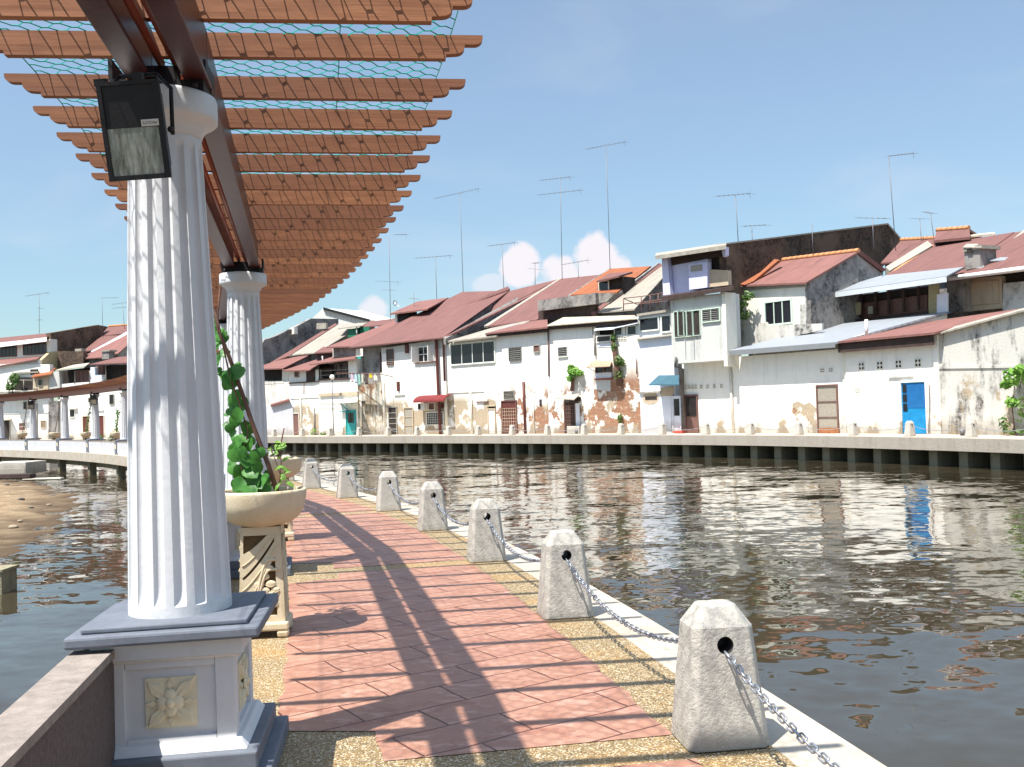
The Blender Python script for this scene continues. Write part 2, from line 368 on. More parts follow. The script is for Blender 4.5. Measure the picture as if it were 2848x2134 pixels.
def red_panel(s0, s1):
    n = int((s1-s0)/.15); rows = []
    for i in range(n+1):
        s = s0+(s1-s0)*i/n; lo = -OFF+.36
        if s-s0 < .46: lo = -OFF+.86
        if s1-s < .30: lo = -OFF+.86
        rows.append((s, lo))
    vs = []; fs = []
    for s, lo in rows:
        jit = .012*math.sin(s*9)+.01*math.sin(s*23)
        for j in range(9): vs.append(cv(s, lo+jit+(-.20+jit-lo-jit)*j/8, 0))
    for i in range(n):
        for j in range(8): b = i*9+j; fs.append((b, b+1, b+10, b+9))
    mb.add(vs, fs)
for k in range(-2, 17): red_panel(6.04*k+.12, 6.04*(k+1)-.22)
tag(mb.build('red_paving', MT['redpave']), kind='structure')

# support piles and beams under the near promenade (seen across the inlet)
for k in range(6, 16):
    s = 6.04*k+.3; p = cv(s, -OFF-.2); a = ang(s)
    m_ = MB(); m_.box(-.18, .18, -.2, .2, WZ-1.5, -.46)
    o = m_.build('concrete_pile', MT['moss'], loc=(p.x, p.y, 0)); o.rotation_euler = (0, 0, a)
    tag(o, 'square concrete pile under the curved promenade with the white parapet', 'pile', 'piles under the near promenade')
b = strip('support_beam', MT['moss'], 30, 100, -OFF-.05, -OFF+.25, -.462, .32, 1.0)
tag(b, 'long concrete beam under the curved promenade deck', 'beam')

# ------------------------------------------------------------------ far quay
FBL = [(23.8, 8.), (22.6, 22.), (20.9, 30.5), (18., 38.9), (13.7, 47.5), (8.2, 54.7), (2.1, 61.3), (-4.4, 67.7), (-11.6, 74.3), (-19.8, 82.), (-28., 88.8), (-37., 94.4), (-48., 99.), (-62., 103.), (-80., 106.), (-110., 109.)]
def catmull(P, n=10):
    P = [Vector((*p, 0)) for p in P]; P = [P[0]*2-P[1]]+P+[P[-1]*2-P[-2]]; out = []
    for i in range(1, len(P)-2):
        for k in range(n):
            t_ = k/n; a, b, c_, d = P[i-1:i+3]
            out.append(.5*((2*b)+(c_-a)*t_+(2*a-5*b+4*c_-d)*t_*t_+(3*b-a-3*c_+d)*t_**3))
    out.append(P[-2]); return out
FQ = catmull(FBL)
def offs(pts, d):   # d>0: towards the houses (right of the travel direction right->left is the land side)
    o = []
    for i, p in enumerate(pts):
        t_ = (pts[min(i+1, len(pts)-1)]-pts[max(i-1, 0)]).normalized(); o.append(p+Vector((t_.y, -t_.x, 0))*d)
    return o
def qstrip(name, mat, d0, d1, z, th=0):
    A, B = offs(FQ, d0), offs(FQ, d1); vs = []; fs = []; k = 4 if th else 2
    for a, b in zip(A, B):
        vs += [(a.x, a.y, z), (b.x, b.y, z)]+([(b.x, b.y, z-th), (a.x, a.y, z-th)] if th else [])
    for i in range(len(A)-1):
        b = i*k
        if th: fs += [(b+j, b+(j+1) % 4, b+k+(j+1) % 4, b+k+j) for j in range(4)]
        else: fs.append((b, b+1, b+3, b+2))
    mb = MB(); mb.add(vs, fs); return mb.build(name, mat)
SGN = 1
_test = offs(FQ, 1.0); _mid = len(FQ)//2
if (_test[_mid]-Vector((0, 0, 0))).length < FQ[_mid].length: SGN = -1
LAND = lambda d: d*SGN
tag(qstrip('far_walkway_slab', MT['concrete'], LAND(-.95), LAND(2.4), -.004, .50), kind='structure')
t = NT('pale far walkway paving').world(); MT['farpave'] = t.fin(t.mix(t.rng(t.noise(1.2, 5), .35, .65), (.46, .38, .30), (.56, .48, .38)), .85)  # pale paving colour, varied by noise
tag(qstrip('far_walkway_paving', MT['farpave'], LAND(-.4), LAND(2.4), .0), kind='structure')
tag(qstrip('far_river_wall', MT['moss'], LAND(.9), LAND(1.3), -.51, 2.5), kind='structure')
t = NT('dusty ground').world(); MT['land'] = t.fin(t.mix(t.rng(t.noise(.3, 6), .35, .65), (.20, .15, .10), (.32, .26, .18)), .95)
tag(qstrip('land', MT['land'], LAND(2.3), LAND(600), -.06), kind='structure')
# piles under the far walkway
def resample(pts, step, start=0.):
    out = []; d = start; acc = 0
    for a, b in zip(pts, pts[1:]):
        L = (b-a).length
        while d <= acc+L:
            f = (d-acc)/L; out.append((a.lerp(b, f), math.atan2((b-a).y, (b-a).x))); d += step
        acc += L
    return out
pm = MB(); pm.box(-.22, .22, -.45, .9, -3.0, -.505); pile0 = None
for (p, a) in resample(offs(FQ, LAND(0)), 1.51, 6):
    if p.y < 20 or p.x < -70: continue
    if pile0 is None: pile0 = pm.build('concrete_pile', MT['moss']); o = pile0
    else: o = pile0.copy(); COL.objects.link(o)
    o.location = (p.x, p.y, 0); o.rotation_euler = (0, 0, a+math.pi)
    tag(o, 'mossy concrete pile in the row under the far walkway', 'pile', 'piles under the far walkway')

# ------------------------------------------------------------------ bollards and chains
t = NT('rough cast bollard concrete'); nn = t.noise(45, 5, .7); n0 = t.noise(2.5, 5, .6)
c = t.mix(t.rng(n0, .3, .7), (.39, .37, .33), (.49, .465, .415)); c = t.mix(t.mth('MULTIPLY', t.rng(nn, .55, .75), .25), c, (.25, .22, .18))
oi = t.n('ShaderNodeObjectInfo').outputs['Random']; wv = t.n('ShaderNodeVectorMath', {0: t.co, 1: t.n('ShaderNodeCombineXYZ', {0: t.mth('MULTIPLY', oi, 17.), 1: 0., 2: t.mth('MULTIPLY', oi, 5.)}).outputs[0]}, operation='ADD').outputs[0]
c = t.mix(t.mth('MULTIPLY', t.rng(t.noise(3.2, 6, .7, wv), .52, .70), .35), c, (.24, .21, .175)); c = t.mix(t.mth('MULTIPLY', t.rng(t.xyz()[2], .10, .0), .4), c, (.22, .18, .13))
MT['bollard'] = t.fin(c, .9, t.mth('ADD', nn, t.mth('MULTIPLY', t.noise(16, 4, .6), .8)), .8, .012)
MT['hole'] = flat('dark bollard sleeve', (.02, .015, .015), .8)
def bollard_mesh():
    bm = bmesh.new(); secs = []
    for (a, b, ch, z) in ((.20, .17, .035, 0), (.198, .168, .035, .02), (.147, .127, .03, .555), (.085, .07, .02, .65)):
        pts = [(-a+ch, -b), (a-ch, -b), (a, -b+ch), (a, b-ch), (a-ch, b), (-a+ch, b), (-a, b-ch), (-a, -b+ch)]
        secs.append([bm.verts.new((x, y, z)) for x, y in pts])
    for s0, s1 in zip(secs, secs[1:]):
        for i in range(8): bm.faces.new((s0[i], s0[(i+1) % 8], s1[(i+1) % 8], s1[i]))
    bm.faces.new(secs[0][::-1]); bm.faces.new(secs[-1])
    bmesh.ops.recalc_face_normals(bm, faces=bm.faces[:])
    me = bpy.data.meshes.new('bollard'); bm.to_mesh(me); bm.free(); me.materials.append(MT['bollard']); me.materials.append(MT['hole'])
    tmp = bpy.data.objects.new('tmpb', me); COL.objects.link(tmp)
    bv = tmp.modifiers.new('bv', 'BEVEL'); bv.width = .008; bv.segments = 2
    cm = MB(); cm.lathe([(.040, -.3), (.040, .3)], 24); cut = cm.build('tmpc', MT['hole']); cut.rotation_euler = (R(90), 0, 0); cut.location = (.0, 0, .475)
    m_ = tmp.modifiers.new('b', 'BOOLEAN'); m_.object = cut; m_.operation = 'DIFFERENCE'; m_.solver = 'EXACT'
    bpy.context.view_layer.update(); dg = bpy.context.evaluated_depsgraph_get()
    out = bpy.data.meshes.new_from_object(tmp.evaluated_get(dg)); out.name = 'bollard'
    bpy.data.objects.remove(tmp); bpy.data.objects.remove(cut)
    return out
BM = bollard_mesh()
def ring_mesh():
    m_ = MB(); m_.lathe([(.0355, -.118), (.0355, .118)], 20); return m_
nearlab = {0: 'largest concrete bollard, nearest on the right edge of the red paving', 1: 'second concrete bollard from the viewer on the near promenade edge',
 2: 'third concrete bollard from the viewer on the near promenade edge', 3: 'fourth concrete bollard from the viewer on the near promenade edge', 4: 'fifth concrete bollard from the viewer on the near promenade edge',
 5: 'sixth concrete bollard from the viewer, with the promenade curving left behind it', 6: 'seventh near bollard, small, just right of the planter vine leaves', 7: 'eighth near bollard, partly behind the planter leaves beside the second column'}
BP = {}
for k in range(-1, 20):
    s = SP*k; p = cv(s); o = bpy.data.objects.new('bollard', BM); COL.objects.link(o)
    rr = ang(s)*.75; o.location = (p.x, p.y, 0); o.rotation_euler = (0, 0, rr); BP[k] = (p, rr)
    tag(o, nearlab.get(k, 'concrete bollard on the curving near promenade, hidden behind the columns'), 'bollard', 'bollards along the near promenade')
MT['chain'] = flat('galvanised chain steel', (.38, .40, .43), .42, .25, 30, metal=.75, spec=.5)
def catenary(a, b, sag, n):
    return [a.lerp(b, i/n)+Vector((0, 0, -4*sag*(i/n)*(1-i/n))) for i in range(n+1)]
def link_chain(a, b, sag):
    pts = catenary(a, b, sag, 400); d = [0.]
    for p, q in zip(pts, pts[1:]): d.append(d[-1]+(q-p).length)
    pitch = .044; n = int(d[-1]/pitch); mb = MB(); X = np.array([[p.x, p.y, p.z] for p in pts])
    for i in range(n):
        m_ = (i+.5)*pitch; c0 = Vector([float(np.interp(m_, d, X[:, j])) for j in range(3)])
        c1 = Vector([float(np.interp(m_+.01, d, X[:, j])) for j in range(3)]); t_ = (c1-c0).normalized()
        side = t_.cross(Vector((0, 0, 1))).normalized(); up = side.cross(t_)
        tw = R(45)+(R(90) if i % 2 else 0)+random.uniform(-.15, .15); sd_ = side*math.cos(tw)+up*math.sin(tw)
        l2, w2_ = .021, .0145; pp = []
        for q in range(12):
            an = 2*math.pi*q/12; pp.append(c0+t_*(math.cos(an)*w2_+(l2 if math.cos(an) > 0 else -l2)*.68)+sd_*math.sin(an)*w2_)
        mb.tube(pp, .0050, 6, True)
    return mb.build('chain', MT['chain'])
for k in range(-1, 19):
    (p, ra), (q, rb) = BP[k], BP[k+1]
    fa = Vector((-math.sin(ra), math.cos(ra), 0)); fb = Vector((-math.sin(rb), math.cos(rb), 0))
    a = p+fa*.10+Vector((0, 0, .452)); b = q-fb*.10+Vector((0, 0, .452))
    if k < 7: o = link_chain(a, b, .20)
    else:
        mb = MB(); mb.tube(catenary(a, b, .2, 14), .012, 5); o = mb.build('chain', MT['chain'])
    nm = ['first', 'second', 'third', 'fourth', 'fifth', 'sixth', 'seventh', 'eighth']
    if k == -1: lab = 'steel chain from the nearest bollard out of the bottom right corner'
    elif k < 7: lab = 'steel chain sagging between the %s and %s near bollards' % (nm[k], nm[k+1])
    else: lab = 'steel chain on the curving promenade behind the columns'
    tag(o, lab, 'chain', 'chains along the near promenade')
# far bollards
import re
def px_ground(u, v, z=0.):
    d = ray(u, v); k = (z-EYE)/d.z; return Vector((d.x*k, d.y*k, z))
def hit_line(u, pts, v=1210):
    d = ray(u, v); best = None
    for a, b in zip(pts, pts[1:]):
        e = b-a; den = d.x*e.y-d.y*e.x
        if abs(den) < 1e-9: continue
        tt = (a.x*e.y-a.y*e.x)/den; ss = (a.x*d.y-a.y*d.x)/den
        if 0 <= ss <= 1 and tt > 0: return a+e*ss
    return None
farb = [(762.6, 'behind the second column, before the grey plastered wall'), (841, 'before the narrow arched doorway'), (918, 'before the globe lamp post'), (999, 'just right of the teal door'),
 (1080, 'left of the barred dark doorway'), (1160, 'right of the beige screened doorway'), (1248, 'at the foot of the cream drainpipe by the red awning house'), (1330.5, 'left of the narrow white door in the sandy wall'),
 (1425, 'before the iron scrollwork door'), (1523, 'between the white drainpipe and the dark timber door'), (1625, 'right of the dark timber door under the broken awning'), (1728, 'before the bare brick wall and vine'),
 (1842.6, 'left of the pale blue glazed door under the blue awning'), (1964.8, 'right of the brown grille door'), (2088.4, 'before the blank white wall, second right of the brown door'), (2222.8, 'left of the beige gauze door by the peeling patch'),
 (2373.6, 'between the beige gauze door and the blue door'), (2531, 'directly before the bright blue door'), (2702, 'before the black stained wall at far right')]
FBO = []
for u, w in farb:
    p = hit_line(u, FQ, 1212); i = min(range(len(FQ)), key=lambda j: (FQ[j]-p).length)
    a = math.atan2((FQ[min(i+1, len(FQ)-1)]-FQ[i-1]).y, (FQ[min(i+1, len(FQ)-1)]-FQ[i-1]).x); FBO.append((p, a, w))
for e in (0, 1):
    d = (FBO[-1][0]-FBO[-2][0]) if e else (FBO[0][0]-FBO[1][0])
    if e: FBO.append((FBO[-1][0]+d*.97, FBO[-1][1], None))
    else: FBO.insert(0, (FBO[0][0]+d, FBO[0][1], None))
for p, a, w in FBO:
    o = bpy.data.objects.new('bollard', BM); COL.objects.link(o); o.location = (p.x, p.y, 0); o.rotation_euler = (0, 0, a+R(90))
    tag(o, 'small far bank bollard '+w if w else 'far bank bollard at the end of the row', 'bollard', 'bollards along the far walkway')
for (p, a, w), (q, b, w2_) in zip(FBO, FBO[1:]):
    mb = MB(); mb.tube(catenary(p+Vector((0, 0, .47)), q+Vector((0, 0, .47)), .22, 12), .014, 5); o = mb.build('chain', MT['chain'])
    tag(o, 'chain from far bollard '+(w if w else 'at the end of the row'), 'chain', 'chains along the far walkway')

# ------------------------------------------------------------------ pergola
t = NT('white column paint'); nn = t.noise(5, 5, .6); gr = t.noise(2, 6, .7, t.map((2, 2, .9)))
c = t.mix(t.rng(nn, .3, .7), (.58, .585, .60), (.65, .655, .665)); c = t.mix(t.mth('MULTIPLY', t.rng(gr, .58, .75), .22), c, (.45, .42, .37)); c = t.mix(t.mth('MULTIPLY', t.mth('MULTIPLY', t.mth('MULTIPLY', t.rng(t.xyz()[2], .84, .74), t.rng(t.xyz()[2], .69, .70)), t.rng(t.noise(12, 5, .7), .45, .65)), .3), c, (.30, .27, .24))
MT['colpaint'] = t.fin(c, .55, t.mth('ADD', nn, t.noise(30, 3)), .15, .01, 0, .35)
MT['greypaint'] = flat('blue grey paint', (.13, .145, .175), .6, .18, 7)
MT['tile'] = flat('cream carved stone', (.72, .64, .46), .75, .10, 8)
t = NT('rafter timber'); x = t.xyz(); a = t.noise(3, 6, .6, t.map((.6, 6, 8))); b_ = t.noise(2.5, 4, .6)
oi = t.n('ShaderNodeObjectInfo').outputs['Random']
c = t.mix(t.rng(a, .3, .7), (.21, .078, .032), (.37, .155, .07)); c = t.mix(t.mth('MULTIPLY', t.rng(b_, .55, .72), .5), c, (.10, .035, .02))
c = t.mix(t.rng(oi, 0, 1, 0, .75), c, (.16, .062, .033), 'MIX')
MT['rafter'] = t.fin(c, .6, a, .25, .01)
MT['beam'] = flat('glossy red brown beam paint', (.065, .014, .010), .36, .35, 3, spec=.42)
MT['conduit'] = flat('red brown painted pipe', (.26, .05, .02), .35, .25, 4)
MT['plate'] = flat('black steel', (.015, .014, .016), .5, .3, 10)
per = empty('pergola', (0, 0, 0), label='long curved pergola of white fluted columns carrying red brown timber slats and green wire netting', cat='pergola')
def flower_tile(mb, sz, M_):
    h = sz/2; mb.box(-h, h, -.012, .0, -h, h, M_)
    for k in range(4):
        a = R(45+90*k); ca, sa = math.cos(a), math.sin(a); pts = []
        L = h*1.32
        for (u, w) in ((.12, 0), (.35, .16), (.65, .20), (.85, .10), (1., 0), (.85, -.10), (.65, -.20), (.35, -.16)):
            pts.append((u*L*ca-w*L*sa, u*L*sa+w*L*ca))
        cx = [(p[0], -.012, p[1]) for p in pts]; cy = [(p[0]*.82+.09*L*ca, -.026, p[1]*.82+.09*L*sa) for p in pts]
        mb.prism([M_ @ Vector(p) for p in cy], [M_ @ Vector(p) for p in cx])
        mb.tube([M_ @ Vector((.3*L*ca, -.027, .3*L*sa)), M_ @ Vector((.9*L*ca, -.024, .9*L*sa))], .0022, 5)
        a = R(90*k); ca, sa = math.cos(a), math.sin(a)
        pts = [(u*h*ca-w*h*sa, u*h*sa+w*h*ca) for (u, w) in ((.5, 0), (.7, .12), (.97, .0), (.7, -.12))]
        mb.prism([M_ @ Vector((p[0], -.022, p[1])) for p in pts], [M_ @ Vector((p[0], -.012, p[1])) for p in pts])
        m2 = M_ @ Matrix.Translation((.27*h*ca, -.026, .27*h*sa)); mb.ball((0, 0, 0), 1, 10, .27*h, .009, .27*h, m2); mb.tube([M_ @ Vector((.27*h*ca+.27*h*math.cos(R(30*q)), -.026, .27*h*sa+.27*h*math.sin(R(30*q)))) for q in range(12)], .0025, 5, True)
    m2 = M_ @ Matrix.Translation((0, -.032, 0)); mb.ball((0, 0, 0), 1, 12, .19*h, .018, .19*h, m2)
def column_parts(first):
    vs = []; fs = []; NF = 16; PH = [0, .10, .20, .215, .27, .34, .42, .5, .58, .66, .73, .785, .80, .90]; n = NF*len(PH)
    zs = [.705, .76, .775, .785, .80, .815, .835, .86]+[.86+(2.80-.86)*i/14 for i in range(1, 15)]+[2.825, 2.85, 2.865, 2.88, 2.91]
    for z in zs:
        f = (z-.705)/2.2; Rr = .229-.066*f+.004*math.sin(f*3.1)
        env = min(1, max(0, (z-.775)/.085))*min(1, max(0, (2.87-z)/.07)); env = math.sqrt(1-(1-env)**2)
        for q in range(NF):
            for ph in PH:
                d = 0
                if .2 < ph < .8: c_ = (ph-.5)/.3; d = .021*math.sqrt(max(0, 1-c_*c_))*env
                a = 2*math.pi*(q+ph)/NF; vs.append(((Rr-d)*math.cos(a), (Rr-d)*math.sin(a), z))
    for i in range(len(zs)-1):
        for k in range(n): fs.append((i*n+k, i*n+(k+1) % n, (i+1)*n+(k+1) % n, (i+1)*n+k))
    mb = MB(); mb.add(vs, fs, False)
    col = mb.build('column', MT['colpaint'], per)
    mb = MB(); mb.lathe([(.164, 2.905), (.171, 2.93), (.187, 2.955), (.212, 2.975), (.233, 2.985), (.240, 2.992), (.241, 3.01), (.241, 3.085), (.236, 3.10), (.22, 3.105)], 56)
    mb.build('capital', MT['colpaint'], col)
    mb = MB(); mb.box(-.205, .205, -.13, .13, 3.107, 3.153); mb.box(-.215, -.197, -.12, .12, 3.154, 3.25); mb.box(.197, .215, -.12, .12, 3.154, 3.25); mb.box(-.1, .1, -.12, -.10, 3.154, 3.22)
    for x_ in (-.17, .17):
        for y_ in (-.155, .155): mb.lathe([(.014, 3.107), (.014, 3.135)], 6, (x_, y_, -.0))
    mb.build('bearing_bracket', MT['plate'], col)
    # pedestal body with raised border, frieze band and base moulding
    mb = MB(); h = .275
    mb.box(-h+.02, h-.02, -h+.02, h-.02, .16, .60)
    for s_ in range(4):
        M_ = Matrix.Rotation(R(90*s_), 4, 'Z')
        x1 = h if s_ % 2 == 0 else h-.021
        mb.box(-x1, -x1+.085 if s_ % 2 == 0 else -x1+.064, -h, -h+.022, .161, .599, M_); mb.box(x1-.085 if s_ % 2 == 0 else x1-.064, x1, -h, -h+.022, .161, .599, M_)
        mb.box(-h+.086, h-.086, -h, -h+.022, .525, .598, M_); mb.box(-h+.086, h-.086, -h, -h+.022, .162, .225, M_)
    mb.frustum((0, 0), .292, .292, .315, .315, .56, .575); mb.frustum((0, 0), .315, .315, .318, .318, .575, .655)
    mb.frustum((0, 0), .325, .325, .295, .295, .165, .205)
    mb.build('pedestal', MT['colpaint'], col, bevel=.004)
    mb = MB(); mb.box(-.40, .40, -.40, .40, .655, .705)
    o = mb.build('cap_slab', MT['greypaint'], col, bevel=.012)
    mb = MB(); mb.box(-.345, .345, -.345, .345, .7065, .728); mb.build('upper_slab', MT['greypaint'], col, bevel=.006)
    mb = MB(); mb.box(-.37, .37, -.37, .37, .08, .165); mb.build('plinth', MT['greypaint'], col, bevel=.008)
    mb = MB(); mb.box(-.425, .425, -.425, .425, .0, .079); mb.build('plinth', MT['greypaint'], col, bevel=.008)
    mb = MB(); mb.box(-.43, -.275, -.19, .19, .081, .6545); pil = mb.build('pilaster', MT['greypaint'], col)
    mb = MB(); flower_tile(mb, .215, Matrix.Rotation(R(270), 4, 'Z') @ Matrix.Translation((0, -.432, .375))); mb.build('flower_tile', MT['tile'], col)
    for s_ in (0, 1):
        mb = MB(); flower_tile(mb, .215, Matrix.Rotation(R(90*s_), 4, 'Z') @ Matrix.Translation((0, -h+.02, .375))); mb.build('flower_tile', MT['tile'], col)
    return col
col0 = column_parts(True)
COLS = list(range(-1, 14))
def colpos(k):
    s = 6.04*k+.28; return cv(s, -OFF-(.022 if k == 0 else 0)), ang(s)
for i, k in enumerate(COLS):
    p, a = colpos(k)
    c_ = col0 if i == 0 else copy_tree(col0, per)
    c_.location = (p.x, p.y, 0); c_.rotation_euler = (0, R(-.75) if k == 0 else 0, a-R(3))
for k in COLS[:-1]:
    (p, a), (q, b) = colpos(k), colpos(k+1); d = (q-p); L = d.length; rz = math.atan2(d.y, d.x)-R(90)
    M_ = Matrix.Translation(p) @ Matrix.Rotation(rz, 4, 'Z')
    for x_ in (-.125, .125):
        mb = MB(); mb.box(x_-.035, x_+.035, .005, L-.005, 3.16, 3.44, M_); mb.box(x_-.055, x_+.055, .006, L-.006, 3.155, 3.175, M_); mb.build('beam', MT['beam'], per, bevel=.004)
    for x_ in (-.032, .034):
        mb = MB(); mb.tube([M_ @ Vector((x_, .1, 3.24)), M_ @ Vector((x_, L-.1, 3.24))], .019, 8); mb.build('pipe', MT['conduit'], per)
RL, RZ0, RZ1 = 1.30, 3.45, 3.575
RSH = .215
def rafter_profile():
    half = []; D = RZ1-RZ0
    e = [(0, 0)]
    for i in range(6): an = R(90*i/5); e.append((.045*(1-math.cos(an)), D*(.12+.28*math.sin(an))))
    e.append((.095, D*.40)); e.append((.097, D*.5))
    for i in range(6): an = R(90*i/5); e.append((.097+.05*(1-math.cos(an)), D*(.5+.3*math.sin(an))))
    e.append((.195, D*.82)); e.append((.198, D))
    return e
E_ = rafter_profile(); poly = [(RL-x_, RZ1-d_) for x_, d_ in E_]; poly += [(-x_, z_) for x_, z_ in poly[::-1]]
poly = [(x_, z_-RZ1) for x_, z_ in poly]
mb = MB(); mb.prism([(x_, -.024, z_) for x_, z_ in poly], [(x_, .024, z_) for x_, z_ in poly])
raf0 = mb.build('rafter', MT['rafter'], per); first = True; far_r = MB(); cnt = 0
i = -9
while True:
    s = .14+.604*i+.02; i += 1
    if s > 78: break
    a = ang(s); p = cv(s, -OFF+RSH)
    if 4.2 < p.y < 4.75: p.x -= .13
    elif 4.75 < p.y < 5.35: p.y -= .07; p.x += .01
    if cnt < 99:
        o = raf0 if first else raf0.copy()
        if not first: COL.objects.link(o)
        first = False; o.parent = per; o.location = (p.x, p.y, RZ1+random.uniform(-.006, .006)); o.rotation_euler = (random.uniform(-.012, .012), random.uniform(-.003, .003), a-R(4.2)); cnt += 1
    else:
        M_ = Matrix.Translation((p.x, p.y, RZ1)) @ Matrix.Rotation(a, 4, 'Z')
        far_r.prism([M_ @ Vector((x_, -.024, z_)) for x_, z_ in poly], [M_ @ Vector((x_, .024, z_)) for x_, z_ in poly])
o = far_r.build('rafters', MT['rafter'], per); o['kind'] = 'stuff'
# green hexagonal wire netting over the rafters
MT['net'] = flat('green pvc coated wire', (.01, .30, .23), .4, .2, 20)
mb = MB(); cw, chh = .14, .062; HW = 1.12
rowi = 0; s = -5.2
def netp(x_, s_):
    s_ += .006*math.sin(x_*13+s_*3); ph = (s_-.16)/.604
    z_ = RZ1+.004-.012*abs(math.sin(math.pi*ph))+.003*math.sin(x_*21+s_*7); return cv(s_, -OFF+RSH+x_, z_)
def wire(a, b):
    d = (b-a); L = d.length
    if L < 1e-5: return
    d /= L; sd_ = d.cross(Vector((0, 0, 1))).normalized()*.0034; up = Vector((0, 0, .0034))
    vs = [a+sd_, a-sd_*.5+up, a-sd_*.5-up, b+sd_, b-sd_*.5+up, b-sd_*.5-up]
    mb.add(vs, [(0, 1, 4, 3), (1, 2, 5, 4), (2, 0, 3, 5)])
while s < 10.5:
    nx = int(2*HW/cw)+1; xo = (rowi % 2)*cw/2
    for j in range(nx):
        x0 = -HW+j*cw+xo
        if x0+.03 > HW: continue
        a = netp(x0, s); b = netp(x0+.03, s); wire(a, b)
        r1 = netp(x0+.03, s); r2 = netp(x0+cw/2, s+chh); r3 = netp(x0-cw/2+.03, s+chh)
        wire(r1, r2 if x0+cw/2 < HW else netp(HW, s+chh*.7))
        if x0-cw/2 > -HW: wire(a, r3)
    s += chh; rowi += 1
for e in (-HW, HW, -.2, .55):
    s = -5.2
    while s < 10.4: wire(netp(e, s), netp(e, s+.1)); s += .1
mb.build('wire_netting', MT['net'], per)

# parapet walls between pedestals (inlet side)
MT['parapet'] = flat('pale parapet render', (.50, .50, .52), .85, .15, 5, .5)
MT['pebble'] = flat('brown pebble dash', (.115, .092, .088), .95, .35, 45, .8)
MT['parapettop'] = flat('mottled cement parapet top', (.24, .205, .18), .9, .3, 14, .6)
for k in COLS[:-1]:
    s0, s1 = 6.04*k+.28+.27, 6.04*(k+1)+.28-.29
    nn = 8
    def pw(mb, o0, o1, z0, z1):
        vs = []; fs = []
        for i_ in range(nn+1):
            s = s0+(s1-s0)*i_/nn; vs += [cv(s, -OFF+o0, z1), cv(s, -OFF+o1, z1), cv(s, -OFF+o1, z0), cv(s, -OFF+o0, z0)]
        for i_ in range(nn):
            b = i_*4
            for j in range(4): fs.append((b+j, b+(j+1) % 4, b+4+(j+1) % 4, b+4+j))
        fs += [(3, 2, 1, 0), (nn*4, nn*4+1, nn*4+2, nn*4+3)]; mb.add(vs, fs)
    mb = MB(); pw(mb, -.43, -.29, -.006, .59)
    w_ = mb.build('parapet_wall', MT['parapet'])
    lab = {-1: 'low parapet wall at the bottom left corner running up to the nearest pedestal', 0: 'low parapet wall beyond the nearest column, behind the cream planter'}.get(k, 'white parapet panel between column bases along the inlet side of the promenade')
    tag(w_, lab, 'wall', 'parapet walls of the promenade')
    mb = MB(); pw(mb, -.288, -.270, -.003, .586); mb.build('inner_face', MT['pebble'], w_)
    mb = MB(); pw(mb, -.436, -.262, .592, .628); mb.build('wall_top', MT['parapettop'], w_)

# ------------------------------------------------------------------ floodlights
def floodlight(C, rx, tilt, label, full=True, sc=1.0):
    o = empty('floodlight', C, 0, label=label, cat='floodlight', group='floodlights hung on the pergola'); o.rotation_euler = (tilt, rx[1], rx[0]); o.scale = (sc,)*3
    w, h = .125, .195
    mb = MB(); mb.prism([(-w, 0, -h), (w, 0, -h), (w, 0, h), (-w, 0, h)], [(-w*.75, .12, -h*.75), (w*.75, .12, -h*.75), (w*.75, .12, h*.85), (-w*.75, .12, h*.85)])
    mb.build('housing', MT['plate'], o, bevel=.004)
    mb = MB()
    for q in range(7): x_ = -w*.7+q*w*.23; mb.box(x_-.003, x_+.003, .10, .15, -h*.7, h*.8)
    mb.build('cooling_fins', MT['plate'], o)
    mb = MB(); mb.box(-w, w, -.012, .0, h-.015, h); mb.box(-w, w, -.012, 0, -h, -h+.02); mb.box(-w, -w+.018, -.012, 0, -h+.02, h-.015); mb.box(w-.024, w, -.012, 0, -h+.02, h-.015); mb.box(-w+.018, w-.024, -.006, -.001, .012, h-.015)
    mb.build('front_frame', MT['plate'], o)
    g_ = NT('dusty lamp glass'); gn = g_.noise(9, 6, .7, g_.map((3, 1, .6)))
    x = g_.xyz(); cc = g_.mix(g_.rng(gn, .35, .7), (.10, .095, .07), (.42, .42, .38))
    mt = g_.fin(cc, .25, gn, .3, .01, .35, .5)
    mb = MB(); mb.box(-w+.018, w-.024, -.004, -.0012, -h+.02, .012); mb.build('lamp_glass', mt, o)
    mb = MB(); mb.tube([(w+.012, .05, -.02), (w+.010, .12, .17), (w*.6, .15, .235)], .009, 6); mb.tube([(-w-.012, .05, -.02), (-w-.010, .12, .17), (-w*.6, .15, .235)], .009, 6); mb.tube([(-w*.6, .15, .235), (w*.6, .15, .235)], .009, 6); mb.ball((-w-.006, .05, 0), .014, 8); mb.ball((w+.006, .05, 0), .014, 8)
    mb.box(-w-.02, -w+.03, .03, .06, h-.01, h+.02); mb.box(.02, .06, -.01, .03, h, h+.03)
    mb.build('bracket', MT['plate'], o)
    if full:
        mb = MB(); mb.box(.035, .105, -.0145, -.0065, .014, .040); st = mb.build('sticker', flat('white sticker', (.6, .58, .55), .6, .1, 20), o)
        cu = bpy.data.curves.new('t', 'FONT'); cu.body = 'PROLITE'; cu.size = .0155; cu.align_x = 'CENTER'; cu.align_y = 'CENTER'
        to = bpy.data.objects.new('t', cu); COL.objects.link(to); bpy.context.view_layer.update()
        me = bpy.data.meshes.new_from_object(to.evaluated_get(bpy.context.evaluated_depsgraph_get())); bpy.data.objects.remove(to)
        me.transform(Matrix.Translation((.07, -.0155, .027)) @ Matrix.Rotation(R(90), 4, 'X') @ Matrix.Rotation(R(180), 4, 'Z'))
        me.materials.clear(); me.materials.append(flat('dark lettering', (.05, .04, .04), .6)); lo = bpy.data.objects.new('lettering', me); COL.objects.link(lo); lo.parent = st
    return o
